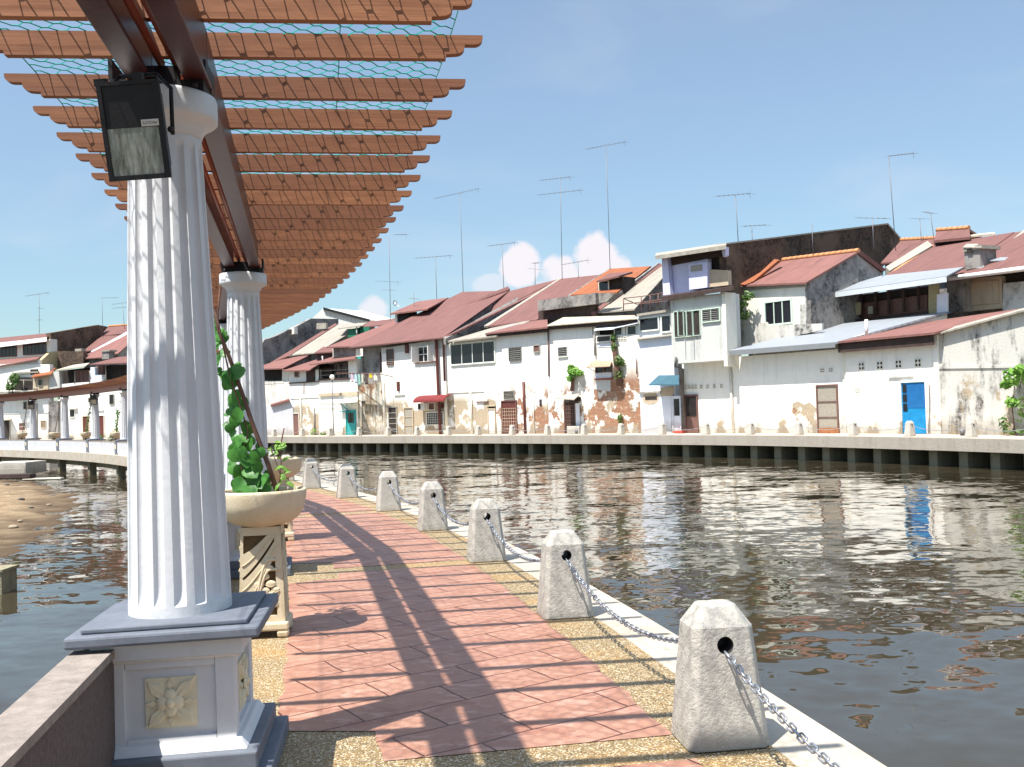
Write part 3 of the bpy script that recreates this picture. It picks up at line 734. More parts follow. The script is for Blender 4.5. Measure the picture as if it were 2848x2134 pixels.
def pz(u, v, Y):
    d = ray(u, v); return Vector((0, 0, EYE))+d*(Y/d.y)
floodlight(pz(374, 364, 3.98), (R(2), R(-3)), R(12), 'large black floodlight hanging in front of the nearest column capital')
for k, lab in ((8, 'small floodlight on the column third from the left edge'), (11, 'small floodlight on the leftmost distant column')):
    kk = {8: 9, 11: 11}[k]; p, a = colpos(kk); q = p+Vector((-.05, -.35, 2.8))+Vector((.12, 0, 0))
    floodlight(q, (a-R(30), 0), R(10), lab, False, 1.35)

# ------------------------------------------------------------------ planters
t = NT('cream planter cement'); nn = t.noise(6, 5, .6); c = t.mix(t.rng(nn, .3, .7), (.56, .46, .30), (.66, .57, .41))
MT['planter'] = t.fin(c, .8, t.mth('ADD', nn, t.noise(70, 2)), .2, .01)
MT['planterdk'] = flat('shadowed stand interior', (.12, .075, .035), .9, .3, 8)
MT['soil'] = flat('dry soil', (.16, .10, .06), .95, .3, 30, .8)
MT['wood'] = flat('brown plant stem', (.13, .07, .05), .8, .3, 20)
def leafmat(name, c1, c2):
    t = NT(name); oi = t.noise(9, 3)
    col = t.mix(t.rng(oi, .35, .65), c1, c2); t.fin(col, .45, t.noise(40, 2), .1, .01, 0, .4)
    tr = t.n('ShaderNodeBsdfTranslucent', {'Color': t.mix(.5, col, (.15, .30, .02))}); ms = t.n('ShaderNodeMixShader', {0: .28, 1: t.b.outputs[0], 2: tr.outputs[0]}); t.t.links.new(ms.outputs[0], t.out.inputs[0])
    return t.m
MT['leaf'] = leafmat('broad vine leaf', (.03, .14, .02), (.085, .27, .045))
MT['leaf2'] = leafmat('light green leaf', (.10, .26, .03), (.22, .40, .06))
MT['leaf3'] = leafmat('olive foliage', (.04, .10, .02), (.12, .20, .04))
def leaf(mb, c, r, nrm, up, kind='heart'):
    curl = random.uniform(.1, .5)
    nrm = nrm.normalized(); sd_ = nrm.cross(up).normalized(); up = sd_.cross(nrm).normalized()
    if kind == 'heart': pr = [(0, -.80), (.30, -.93), (.74, -.72), (.95, -.2), (.86, .32), (.5, .78), (0, 1.04), (-.5, .78), (-.86, .32), (-.95, -.2), (-.74, -.72), (-.30, -.93)]
    else: pr = [(0, -1.), (.3, -.55), (.38, 0), (.22, .6), (0, 1.1), (-.22, .6), (-.38, 0), (-.3, -.55)]
    vs = [Vector(c)]+[Vector(c)+sd_*x_*r-up*y_*r+nrm*(curl*r*(abs(x_)*.9-.5*x_*x_)-.22*r*y_*y_) for x_, y_ in pr]
    n = len(pr); mb.add(vs, [(0, i+1, (i+1) % n+1) for i in range(n)], True)
def stand_proto():
    o = empty('plant_stand', label='carved', cat='plant stand')
    mb = MB(); a0, a1 = .165, .142
    mb.frustum((0, 0), a0-.022, a0-.022, a1-.022, a1-.022, .115, .795); mb.build('inner_core', MT['planterdk'], o)
    mb = MB()
    def wx(f): return a0+(a1-a0)*f
    for s_ in range(4):
        Rz = Matrix.Rotation(R(90*s_), 4, 'Z')
        def P(x_, z_, d=0):   # x in -1..1 of face width, z metres
            f = (z_-.11)/.69; w = wx(f); return Rz @ Vector((x_*w, -w-d, z_))
        def slab(pts, d0=-.02, d1=.0): mb.prism([P(x_, z_, d1) for x_, z_ in pts], [P(x_, z_, d0) for x_, z_ in pts])
        slab([(-1, .11), (1, .11), (1, .16), (-1, .16)]); slab([(-1, .74), (1, .74), (1, .80), (-1, .80)])
        slab([(-1, .16), (-.86, .16), (-.86, .74), (-1, .74)]); slab([(.66, .16), (1, .16), (1, .74), (.66, .74)])
        def band(z0, z1, w0, w1, x0=-.9, x1=.75, bow=.05, d=.002):
            up_, dn = [], []
            for i_ in range(11):
                f = i_/10; x_ = x0+(x1-x0)*f; z_ = z0+(z1-z0)*(f**1.25)+0; w_ = w0+(w1-w0)*f; up_.append((x_, min(.745, z_+w_))); dn.append((x_, max(.155, z_-w_)))
            slab(dn+up_[::-1], -.018, d)
            mb.tube([P(x_, (a_+b_)/2, d+.003) for (x_, a_), (_, b_) in zip(dn, up_)], .004, 5)
        band(.52, .775, .085, .035); band(.34, .66, .075, .055, d=.004); band(.18, .50, .05, .035, -.95, .2, d=.006)
        for (zz, rr) in ((.56, .0), (.49, .0)):
            mb.tube([P(-.35+.1*q+(.0 if zz > .5 else .05), .18+(zz-.18)*math.sin(R(90*min(1, q/7))), .004) for q in range(12)], .011, 6)
        for (x_, z_, r_) in ((.12, .44, .042), (-.12, .385, .042), (.42, .385, .042), (.12, .335, .045), (-.2, .29, .04), (.4, .305, .042), (.62, .34, .034), (.1, .245, .04), (.5, .24, .04), (.35, .50, .036), (-.15, .22, .03)):
            c_ = P(x_, z_, 0); mb.ball(c_, r_*.92, 12, 1.05, .26, .72, Rz.to_3x3()); mb.tube([c_+Rz @ Vector((-r_*.9, -.002, -r_*.15)), c_+Rz @ Vector((0, -.012, -r_*.45)), c_+Rz @ Vector((r_*.9, -.002, -r_*.1))], .003, 5)
    mb.build('carved_panel', MT['planter'], o)
    mb = MB(); mb.box(-.19, .19, -.19, .19, .05, .112)
    for x_ in (-1, 1):
        for y_ in (-1, 1): mb.frustum((x_*.145, y_*.145), .04, .04, .045, .045, 0, .051)
    mb.build('foot', MT['planter'], o, bevel=.015)
    return o
def bowl_proto():
    mb = MB(); pr = [(.10, 0), (.15, .004), (.21, .022), (.262, .06), (.298, .11), (.316, .165), (.323, .22), (.326, .245), (.325, .262), (.315, .268), (.303, .262), (.300, .24), (.29, .20)]
    mb.lathe(pr, 56); o = mb.build('planter_bowl', MT['planter'])
    mb = MB(); mb.lathe([(.29, .2), (.25, .212), (.15, .222), (.01, .225)], 24); mb.build('soil', MT['soil'], o)
    return o
st0 = stand_proto(); bw0 = bowl_proto(); used = False
plab = {0: 'the nearest, right of the first column', 1: 'behind the second column', 2: 'third along the promenade, mostly hidden', 8: 'beside the distant column at the edge of the near column', 9: 'with a leafy climbing stem between the distant columns', 10: 'with a leaning bare stake between the distant columns', 11: 'with a thin string of growth on the left promenade', 12: 'leftmost on the distant promenade'}
PP = {}
for k in (0, 1, 2, 8, 9, 10, 11, 12):
    s = 6.04*k+3.0; p = cv(s, -OFF+.22); a = ang(s)
    if k == 0: p = Vector((-1.885, 7.38, 0)); a = R(8)
    if k == 1: p = pz(770, 1281, 12.9); p.z = 0
    st = st0 if not used else copy_tree(st0); bw = bw0 if not used else copy_tree(bw0); used = True
    st.location = (p.x, p.y, 0); st.rotation_euler = (0, 0, a); bw.location = (p.x, p.y, .797); bw.rotation_euler = (0, 0, a)
    tag(st, 'carved cream cement plant stand, '+plab[k], 'plant stand', 'carved plant stands'); tag(bw, 'round cream planter bowl, '+plab[k], 'planter', 'planter bowls'); PP[k] = p
# main vine on its stake
vine = empty('climbing_vine', (PP[0].x, PP[0].y, 1.0), label='broad leaved climbing vine trained up a leaning brown stake from the nearest planter', cat='plant')
def wl(p): return Vector(p)-Vector((PP[0].x, PP[0].y, 1.0))
mb = MB(); pts = [pz(776, 1385, 7.38), pz(745, 1290, 7.36), pz(706, 1190, 7.33), pz(672, 1090, 7.30), pz(640, 1000, 7.28), pz(610, 925, 7.25), pz(596, 860, 7.22)]
mb.tube([wl(p) for p in pts], .019, 8, r2=.013); mb.build('stake', MT['wood'], vine)
mb = MB(); pts = [pz(690, 1385, 7.36), pz(672, 1300, 7.33), pz(690, 1200, 7.3), pz(665, 1120, 7.28), pz(640, 1050, 7.25), pz(620, 960, 7.22), pz(605, 880, 7.2), pz(612, 800, 7.18)]
mb.tube([wl(p) for p in pts], .006, 6); mb.build('stem', MT['wood'], vine)
zz = lambda x, y: (550+x/1.6575, 800+y/1.6575)
mb = MB()
LP = [(172, 515, 45), (185, 590, 38), (232, 650, 36), (180, 715, 30), (236, 722, 36), (168, 772, 38), (258, 785, 34), (200, 845, 38), (245, 850, 42), (275, 830, 30), (190, 905, 36), (240, 940, 38), (300, 925, 40), (310, 880, 28), (215, 960, 30), (180, 390, 42), (150, 430, 42), (135, 410, 36), (100, 215, 34), (80, 245, 30), (88, 330, 34), (125, 300, 26), (75, 180, 26), (112, 240, 26), (215, 690, 30), (290, 760, 26), (150, 650, 26), (205, 545, 26), (280, 900, 36), (165, 840, 30), (90, 380, 24), (225, 800, 34), (250, 900, 36), (150, 570, 24), (205, 760, 30), (270, 960, 34)]
for i, (x_, y_, r_) in enumerate(LP):
    for rep in range(4):
        jx, jy = (0, 0) if rep == 0 else (random.uniform(-20, 20), random.uniform(-26, 26))
        u, v = zz(x_+jx, y_+jy); Y = 7.30+random.uniform(-.05, .05)+rep*.07
        c_ = pz(u, v, Y); nn_ = Vector((random.uniform(-.9, .6), -1, random.uniform(-.3, .9)))
        leaf(mb, wl(c_), r_*(1.0 if rep == 0 else random.uniform(.55, .85))/1.6575/2750*Y, nn_, Vector((random.uniform(-1.1, 1.1), 0, 1)))
mb.build('leaves', MT['leaf'], vine)
sp_ = empty('seedling', (PP[0].x+.1, PP[0].y, 1.0), label='thin seedling with narrow pale leaves at the right of the nearest planter', cat='plant')
def wl2(p): return Vector(p)-Vector((PP[0].x+.1, PP[0].y, 1.0))
mb = MB(); mb.tube([wl2(pz(*zz(368, 960), 7.40)), wl2(pz(*zz(378, 880), 7.38)), wl2(pz(*zz(385, 810), 7.37)), wl2(pz(*zz(378, 750), 7.36))], .004, 5)
mb.tube([wl2(pz(*zz(380, 860), 7.38)), wl2(pz(*zz(340, 745), 7.36)), wl2(pz(*zz(285, 735), 7.36))], .003, 5); mb.build('stem', MT['wood'], sp_)
mb = MB()
for (x_, y_, r_, dx, dz) in ((400, 835, 26, .8, -.6), (385, 885, 24, -.2, -1), (425, 905, 26, 1, -.7), (372, 830, 22, -.9, -.4), (405, 790, 22, .6, .4), (350, 770, 20, -.8, -.2), (380, 738, 22, .7, .1), (330, 745, 18, -.8, .2), (395, 870, 24, .5, -.9), (365, 920, 22, -.4, -.9), (322, 768, 14, -.4, -.9), (410, 850, 20, .9, 0)):
    u, v = zz(x_, y_); leaf(mb, wl2(pz(u, v, 7.36+random.uniform(-.03, .05))), r_/1.6575/2750*7.4, Vector((random.uniform(-.4, .4), -1, .5)), Vector((-dx, 0, -dz)), 'lance')
mb.build('leaves', MT['leaf2'], sp_)
def cloud(mb, c, rx, ry, rz_, n, size, kind='lance'):
    for i in range(n):
        while True:
            q = Vector((random.uniform(-1, 1), random.uniform(-1, 1), random.uniform(-1, 1)))
            if q.length < 1: break
        if noise.noise(q*2.3+Vector(c)) < -.18: continue
        p_ = Vector(c)+Vector((q.x*rx, q.y*ry, q.z*rz_)); nn_ = (q+Vector((random.uniform(-.8, .8), -.5, random.uniform(-.2, 1)))).normalized()
        leaf(mb, p_, size*random.uniform(.6, 1.3), nn_, Vector((random.uniform(-1, 1), random.uniform(-1, 1), random.uniform(-.3, 1))), kind)
# plants in the distant planters
for k, (h_, lean, lab) in {1: (.45, -.1, 'young leafy climber in the second planter'), 8: (1.2, -.1, 'climbing vine on a string in the planter beside the near column edge'), 9: (2.0, -.35, 'leafy vine climbing a leaning string between the distant columns'), 10: (2.3, -.45, 'plant with a tuft of leaves on a leaning stake between the distant columns'), 11: (2.2, -.4, 'thin sparse climber leaning from a distant planter'), 12: (.5, 0, 'low seedling in the leftmost planter')}.items():
    p = PP[k]; a = ang(6.04*k+3); tx = Vector((math.cos(a), math.sin(a), 0))*-1
    e_ = empty('climbing_plant', (p.x, p.y, 1.0), label=lab, cat='plant', group='climbers in the promenade planters')
    mb = MB(); pts = [Vector((0, 0, 0)), tx*(-lean*.5)*-1+Vector((0, 0, h_*.5)), tx*(-lean)*-1+Vector((0, 0, h_))]; mb.tube(pts, .02 if k > 2 else .01, 5); mb.build('stem', MT['wood'], e_)
    mb = MB()
    if k == 10: cloud(mb, pts[2]+Vector((0, 0, -.1)), .35, .35, .28, 70, .10); cloud(mb, pts[2]+Vector((.25, 0, -.25)), .2, .2, .25, 25, .09)
    elif k in (9, 8):
        for q in range(11): cloud(mb, pts[0].lerp(pts[2], q/10), .10, .10, .14, 12, .08)
    elif k == 1: cloud(mb, (.05, 0, .18), .14, .14, .14, 18, .05)
    else:
        for q in range(9): cloud(mb, pts[0].lerp(pts[2], q/8), .05, .05, .1, 3, .06)
    mb.build('leaves', MT['leaf'] if k != 1 else MT['leaf2'], e_)
for (u, v, Y) in ((281, 1196, 55.5), (311, 1198, 54), (349, 1200, 53)):
    p = pz(u, v+10, Y); o = empty('low_shrub', (p.x, p.y, .0), label='low rounded green shrub on the distant promenade by the planters', cat='shrub', group='low shrubs on the distant promenade')
    mb = MB(); cloud(mb, (0, 0, .72), .26, .26, .30, 90, .07); mb.build('leaves', MT['leaf3'], o)
    mb = MB(); mb.tube([(0, 0, 0), (0, 0, .7)], .03, 5); mb.build('stem', MT['wood'], o)

# ------------------------------------------------------------------ mud bank in the inlet
zf = lambda x, y: (x/3.0125, 1150+y/3.0125)
shore = [px_ground(*zf(x, y), WZ) for x, y in ((150, 556), (280, 578), (400, 605), (520, 645), (620, 690), (660, 735), (650, 790), (590, 850), (510, 900), (440, 985), (340, 1060), (200, 1135), (90, 1175), (0, 1205))]
sh = [Vector((p.x, p.y, 0)) for p in shore]
sh = [Vector((-70, sh[0].y+8, 0))]+sh+[Vector((sh[-1].x-3, sh[-1].y-1.2, 0)), Vector((-40, sh[-1].y-3, 0))]
def inside(x, y):
    c_ = False; n = len(sh); j = n-1
    for i in range(n):
        if (sh[i].y > y) != (sh[j].y > y) and x < (sh[j].x-sh[i].x)*(y-sh[i].y)/(sh[j].y-sh[i].y)+sh[i].x: c_ = not c_
        j = i
    return c_
def sdist(x, y):
    P = Vector((x, y, 0)); b = 1e9
    for p, q in zip(sh, sh[1:]):
        e = q-p; k = max(0, min(1, (P-p).dot(e)/e.dot(e))); b = min(b, (p+e*k-P).length)
    return b if inside(x, y) else -b
xs = np.concatenate([np.arange(-60, -24, 1.2), np.arange(-24, -4, .3)]); ys = np.arange(sh[-1].y-2, sh[0].y+6, .3)
vs = []; fs = []
for y in ys:
    for x in xs:
        d = sdist(x, y); nz = noise.fractal(Vector((x*.9, y*.9, 3)), 1, 2, 5)
        d += nz*.5; hgt_ = WZ+ (min(d, 9)*.045+nz*.05 if d > 0 else d*.25) + .02*noise.noise(Vector((x*5, y*5, 1)))
        vs.append((x, y, max(hgt_, WZ-1.)))
nx = len(xs)
for i in range(len(ys)-1):
    for j in range(nx-1): fs.append((i*nx+j, i*nx+j+1, (i+1)*nx+j+1, (i+1)*nx+j))
t = NT('sandy river mud').world(); n1 = t.noise(2.2, 8, .7); n3 = t.noise(11, 6, .7, t.map((1, 2.5, 1)))
c = t.mix(t.rng(n1, .35, .65), (.36, .25, .14), (.52, .40, .25)); c = t.mix(t.mth('MULTIPLY', t.rng(n3, .52, .62), .8), c, (.20, .125, .06))
zc = t.xyz()[2]; c = t.mix(t.rng(zc, WZ+.16, WZ+.02), c, (.10, .065, .035)); c = t.mix(t.mth('MULTIPLY', t.rng(t.vor(1.1), .12, .08), .8), c, (.03, .025, .02))
MT['mud'] = t.fin(c, .85, t.mth('ADD', n1, n3), .8, .08)
mb = MB(); mb.add(vs, fs, True); tag(mb.build('mud_bank', MT['mud']), kind='structure')
def block(name, u0, v0, u1, v1, z, mat, dz, dy, label, cat):
    a = px_ground(u0, v1, z); b_ = px_ground(u1, v1, z)
    mb = MB(); L = abs(b_.x-a.x); rz = R(-4)
    mb.box(0, L, 0, dy, 0, dz); mb.box(.04, L-.04, -.02, 0, .03, dz*.5)
    o = mb.build(name, mat, loc=(a.x, a.y, z), bevel=.02); o.rotation_euler = (0, 0, rz); return tag(o, label, cat)
block('concrete_block', -40, 1297, 50, 1322, -.98, MT['concrete'], .62, 2.0, 'pale concrete block lying on the mud bank at the left edge', 'block')
block('timber_baulk', -40, 1322, 62, 1335, -1.02, MT['soffit'], .22, .5, 'dark timber baulk lying in front of the concrete block on the mud', 'timber')
block('plank', 62, 1330, 151, 1336, -1.13, MT['pipe'], .08, .3, 'pale wooden plank lying at the edge of the mud bank', 'plank')
block('plank', 66, 1326, 113, 1331, -1.13, MT['soffit'], .06, .3, 'dark wooden plank lying behind the pale plank', 'plank')
pl = px_ground(5, 1650, WZ); mb = MB(); mb.box(-1.3, 0, 0, .5, -.6, .36); mb.box(-1.3, .03, -.03, .53, .36, .40); o = mb.build('mooring_block', MT['moss'], loc=(pl.x+.05, pl.y-.1, WZ)); tag(o, 'dark concrete mooring block in the water at the left edge', 'block')
random.seed(3)
for i in range(26):
    u, v = random.uniform(5, 215), random.uniform(1345, 1530); p = px_ground(u, v, WZ+.1); d = sdist(p.x, p.y)
    if d < .4: continue
    mb = MB(); r_ = random.uniform(.04, .11); mb.ball((0, 0, 0), r_, 8, 1.3, 1, .55); mb.v = [tuple(Vector(q)*(1+.35*noise.noise(Vector(q)*9+Vector((i, 0, 0))))) for q in mb.v]
    o = mb.build('stone', MT['greydark'] if i % 6 else MT['beige'], loc=(p.x, p.y, WZ+min(d, 9)*.045+.02)); tag(o, 'small stone scattered on the sandy mud bank', 'stone', 'stones on the mud bank')
# ------------------------------------------------------------------ far bank houses
# A(..) etc. read positions off enlarged views of the photograph; Bld turns them into metres on the house's own facade plane
A_ = lambda x, y: (1700+x/1.927, 560+y/1.927)
B_ = lambda x, y: (1200+x/2.7614, 700+y/2.7614)
C_ = lambda x, y: (730+x/3.314, 800+y/3.314)
D_ = lambda x, y: (x/2.7625, 800+y/2.7625)
E5 = lambda x, y: (2250+x/3.682, 900+y/3.682)
S6 = lambda x, y: (1700+x/3.682, 900+y/3.682)
Z7 = lambda x, y: (1200+x/4.022, 900+y/4.022)
Z8 = lambda x, y: (730+x/4.142, 900+y/4.142)
T3 = lambda x, y: (1800+x/4.1736, 620+y/4.1736)
T4 = lambda x, y: (2250+x/3.699, 600+y/3.699)
FLINE = offs(FQ, LAND(2.0))
BL = []
class Bld:
    def __init__(s, name, label, ul, ur, cat='house', v=1210):
        a, b = hit_line(ul, FLINE), hit_line(ur, FLINE)
        s.O = Vector((a.x, a.y, 0)); d = (b-a).normalized(); s.ex = Vector((d.x, d.y, 0)); s.ey = Vector((-d.y, d.x, 0))
        if s.ey.dot(s.O) < 0: s.ey = -s.ey
        s.L = (b-a).length
        s.e = empty(name, s.O, math.atan2(d.y, d.x), label=label, cat=cat); BL.append(s)
    def p(s, uv, t=0.):
        d = ray(*uv); C0 = Vector((0, 0, EYE)); k = (t-(C0-s.O).dot(s.ey))/d.dot(s.ey); q = C0+d*k-s.O
        return Vector((q.dot(s.ex), t, q.z))
    def tx(s, uv, x0):   # depth at which the pixel's ray meets the end wall plane x = x0
        d = ray(*uv); C0 = Vector((0, 0, EYE)); k = (x0-(C0-s.O).dot(s.ex))/d.dot(s.ex); q = C0+d*k-s.O
        return Vector((x0, q.dot(s.ey), q.z))
    def xwall(s, z, anchor, pts, mat, th=.35, name='party_wall', off=0.):
        x0 = s.p(z(anchor[0], anchor[1]), anchor[2]).x+off; f = [s.tx(z(*q), x0) for q in pts]
        mb = MB(); mb.prism(f, [q-Vector((th, 0, 0)) for q in f]); o = mb.build(name, mat, s.e)
        return o
    def x(s, u, t=0., v=1100): return s.p((u, v), t).x
    def wall(s, z, pts, mat, t=0., d=.3, name='wall', par=None, ground=()):
        f = [s.p(z(*q), t) for q in pts]
        for i in ground: f[i].z = -.05
        mb = MB(); mb.prism(f, [q+Vector((0, d, 0)) for q in f]); return mb.build(name, mat, par or s.e)
    def vwall(s, z, x0, x1, ytop0, ytop1, ybot, mat, t=0., d=.3, name='wall', zb=None):
        """upright wall: left/right edges vertical at x0/x1 (read half way down), sloping top allowed"""
        ym = (max(ytop0, ytop1)+ybot)/2; a = s.p(z(x0, ym), t).x; b = s.p(z(x1, ym), t).x
        z0 = s.p(z(x0, ytop0), t).z; z1 = s.p(z(x1, ytop1), t).z; zb0 = s.p(z((x0+x1)/2, ybot), t).z if zb is None else zb
        f = [Vector((a, t, zb0)), Vector((b, t, zb0)), Vector((b, t, z1)), Vector((a, t, z0))]
        mb = MB(); mb.prism(f, [q+Vector((0, d, 0)) for q in f]); return mb.build(name, mat, s.e)
    def poly3(s, z, pts, mat, th=.08, name='roof', par=None):
        f = [s.p(z(x_, y_), t_) for x_, y_, t_ in pts]; mb = MB(); mb.prism(f, [q-Vector((0, 0, th)) for q in f]); return mb.build(name, mat, par or s.e)
    def roof(s, z, eL, eR, rR, rL, t0, t1, mat, wmat=None, tm=.3, ridge=None, zb=0., th=.1, name='roof', back=True):
        q = [s.p(z(*eL), t0), s.p(z(*eR), t0), s.p(z(*rR), t1), s.p(z(*rL), t1)]
        mb = MB(); mb.prism(q, [v-Vector((0, 0, th)) for v in q]); r_ = mb.build(name, mat, s.e)
        if wmat:
            kk = (tm-t0)/(t1-t0); ins = .12
            m = [q[0].lerp(q[3], kk)+Vector((ins, 0, -.14)), q[1].lerp(q[2], kk)+Vector((-ins, 0, -.14)), q[2]+Vector((-ins, 0, -.14)), q[3]+Vector((ins, 0, -.14))]
            mb = MB(); mb.prism(m, [Vector((v.x, v.y, zb)) for v in m]); mb.build('side_wall', wmat, s.e)
        if back:   # rear slope falling away behind the ridge
            q2 = [q[3], q[2], q[2]+Vector((0, 5, -2.2)), q[3]+Vector((0, 5, -2.2))]
            mb = MB(); mb.prism(q2, [v-Vector((0, 0, th)) for v in q2]); mb.build('rear_roof', mat, s.e)
            if wmat: mb = MB(); m = [q2[0]+Vector((.12, 0, -.14)), q2[1]+Vector((-.12, 0, -.14)), q2[2]+Vector((-.12, -.3, -.14)), q2[3]+Vector((.12, -.3, -.14))]; mb.prism(m, [Vector((v.x, v.y, zb)) for v in m]); mb.build('rear_wall', wmat, s.e)
        if ridge:
            mb = MB(); n = max(2, int((q[2]-q[3]).length/.35)); pts = [q[3].lerp(q[2], i/n) for i in range(n+1)]
            for a, b in zip(pts, pts[1:]): mb.tube([a+Vector((0, 0, .03)), b+Vector((0, 0, .05))], .13, 7)
            mb.build('ridge_tiles', MT[ridge], r_)
        return r_
    def rect(s, z, x0, y0, x1, y1, t=0.):
        a = s.p(z(x0, (y0+y1)/2), t).x; b = s.p(z(x1, (y0+y1)/2), t).x; c = s.p(z((x0+x1)/2, y0), t).z; d = s.p(z((x0+x1)/2, y1), t).z
        return a, b, max(0.02, d), c
    def win(s, z, x0, y0, x1, y1, t=0., kind='pane', nx=1, nz=1, fr='frame', glass='glass', fw=.06, name='window'):
        a, b, z0, z1 = s.rect(z, x0, y0, x1, y1, t)
        mb = MB(); mb.box(a, b, t-.02, t-.006, z0, z1); w = mb.build(name, MT[glass], s.e)
        mb = MB(); y0_, y1_ = t-.075, t-.003; f = fw
        mb.box(a-f, a, y0_, y1_, z0-f, z1+f); mb.box(b, b+f, y0_, y1_, z0-f, z1+f); mb.box(a, b, y0_, y1_, z1, z1+f); mb.box(a-.0, b, y0_-.03, y1_, z0-f, z0)
        m2 = max(.025, fw*.6)
        for i in range(1, nx): x_ = a+(b-a)*i/nx; mb.box(x_-m2/2, x_+m2/2, t-.055, t-.022, z0, z1)
        if kind != 'louvre':
            for i in range(1, nz): zz_ = z0+(z1-z0)*i/nz; mb.box(a, b, t-.05, t-.024, zz_-m2/2, zz_+m2/2)
        mb.build('frame', MT[fr], w)
        if kind == 'louvre':
            mb = MB(); n = nz
            for i in range(n):
                zz_ = z0+(z1-z0)*(i+.5)/n; h = (z1-z0)/n*.2
                mb.prism([(a+.01, t-.06, zz_-h), (b-.01, t-.06, zz_-h), (b-.01, t-.06, zz_-h+.02), (a+.01, t-.06, zz_-h+.02)], [(a+.01, t-.022, zz_+h), (b-.01, t-.022, zz_+h), (b-.01, t-.022, zz_+h+.02), (a+.01, t-.022, zz_+h+.02)])
            mb.build('louvres', MT['louvre'], w)
        if kind == 'grille':
            mb = MB()
            for i in range(1, 9): x_ = a+(b-a)*i/9; mb.box(x_-.008, x_+.008, t-.05, t-.03, z0, z1)
            for i in range(1, 5): zz_ = z0+(z1-z0)*i/5; mb.box(a, b, t-.048, t-.032, zz_-.008, zz_+.008)
            mb.build('grille', MT[fr], w)
        return w
    def door(s, z, x0, y0, x1, y1, mat, t=0., fr='frame', upper=None, bars=0, thr=.0, grid=None, name='door'):
        a, b, z0, z1 = s.rect(z, x0, y0, x1, y1, t); z0 = .03
        mb = MB(); mb.box(a, b, t-.03, t-.004, z0, z1); d_ = mb.build(name, MT[mat], s.e)
        mb = MB(); f = .07; mb.box(a-f, a, t-.09, t-.002, 0, z1+f); mb.box(b, b+f, t-.09, t-.002, 0, z1+f); mb.box(a, b, t-.09, t-.002, z1, z1+f); mb.build('frame', MT[fr], d_)
        if upper:
            m, f0, f1, g0, g1 = upper
            mb = MB(); mb.box(a+(b-a)*f0, a+(b-a)*f1, t-.045, t-.031, z0+(z1-z0)*g0, z0+(z1-z0)*g1); mb.build('panel', MT[m], d_)
        if bars:
            for i in range(1, bars): mb = MB(); zz_ = z0+(z1-z0)*i/bars; mb.box(a, b, t-.065, t-.046, zz_-.03, zz_+.02); mb.build('rail', MT[fr], d_)
        if grid:
            g0, g1, nx, nz, m = grid; mb = MB(); q0 = z0+(z1-z0)*g0; q1 = z0+(z1-z0)*g1
            for i in range(0, nx+1): x_ = a+.03+(b-a-.06)*i/nx; mb.box(x_-.012, x_+.012, t-.06, t-.046, q0, q1)
            for i in range(0, nz+1): zz_ = q0+(q1-q0)*i/nz; mb.box(a+.03, b-.03, t-.062, t-.048, zz_-.012, zz_+.012)
            mb.build('grille', MT[m], d_)
        return d_
    def vents(s, z, cells, t=0., name='vent_block'):
        for (x0, y0, x1, y1) in cells:
            a, b, z0, z1 = s.rect(z, x0, y0, x1, y1, t); mb = MB(); mb.box(a, b, t-.012, t-.003, z0, z1); v_ = mb.build(name, MT['recess'], s.e)
            mb = MB(); c = (a+b)/2; m = (z0+z1)/2; w = (b-a); h = z1-z0
            mb.box(c-w*.09, c+w*.09, t-.03, t-.013, z0, z1); mb.box(a, b, t-.031, t-.014, m-h*.09, m+h*.09); mb.lathe([(w*.26, 0), (w*.26, .012)], 8); 
            n = 16; mb.v = mb.v[:-n]+[tuple(Vector((c+q[0], t-.032-q[2]*0-(.0 if q[2] == 0 else .0)+q[2], m+q[1]))) for q in mb.v[-n:]]
            mb.box(a-.03, a, t-.03, t-.003, z0, z1); mb.box(b, b+.03, t-.03, t-.003, z0, z1); mb.box(a-.03, b+.03, t-.03, t-.003, z1, z1+.03); mb.box(a-.03, b+.03, t-.03, t-.003, z0-.03, z0)
            mb.build('tracery', MT['white2'], v_)
    def tube(s, z, pts, r, mat, name='pipe', t=-.08, n=6):
        mb = MB(); mb.tube([s.p(z(q[0], q[1]), q[2] if len(q) > 2 else t) for q in pts], r, n); return mb.build(name, MT[mat], s.e)
    def box(s, z, x0, y0, x1, y1, t0, t1, mat, name='box', par=None):
        a, b, z0, z1 = s.rect(z, x0, y0, x1, y1, t0); mb = MB(); mb.box(a, b, t0, t1, z0, z1); return mb.build(name, MT[mat] if isinstance(mat, str) else mat, par or s.e)
    def bush(s, z, spots, t, n, size, mat, name='bush', label=None, cat='plant', trunk=None):
        c0 = s.p(z(spots[0][0], spots[0][1]), t); wc = s.O+s.ex*c0.x+s.ey*c0.y+Vector((0, 0, c0.z))
        e_ = empty(name, wc, math.atan2(s.ex.y, s.ex.x), label=label, cat=cat); mb = MB()
        for (x_, y_, rx, rz_) in spots:
            c = s.p(z(x_, y_), t)-c0; k = (s.p(z(x_+rx, y_), t)-s.p(z(x_, y_), t)).length; k2 = (s.p(z(x_, y_+rz_), t)-s.p(z(x_, y_), t)).length
            cloud(mb, c, k, min(k, .5), k2, n, size)
        mb.build('leaves', MT[mat], e_)
        if trunk: mb = MB(); mb.tube([s.p(z(*q), t+.03)-c0 for q in trunk[0]], trunk[1], 6, r2=trunk[1]*.5); mb.build('stem', MT['wood'], e_)
        return e_

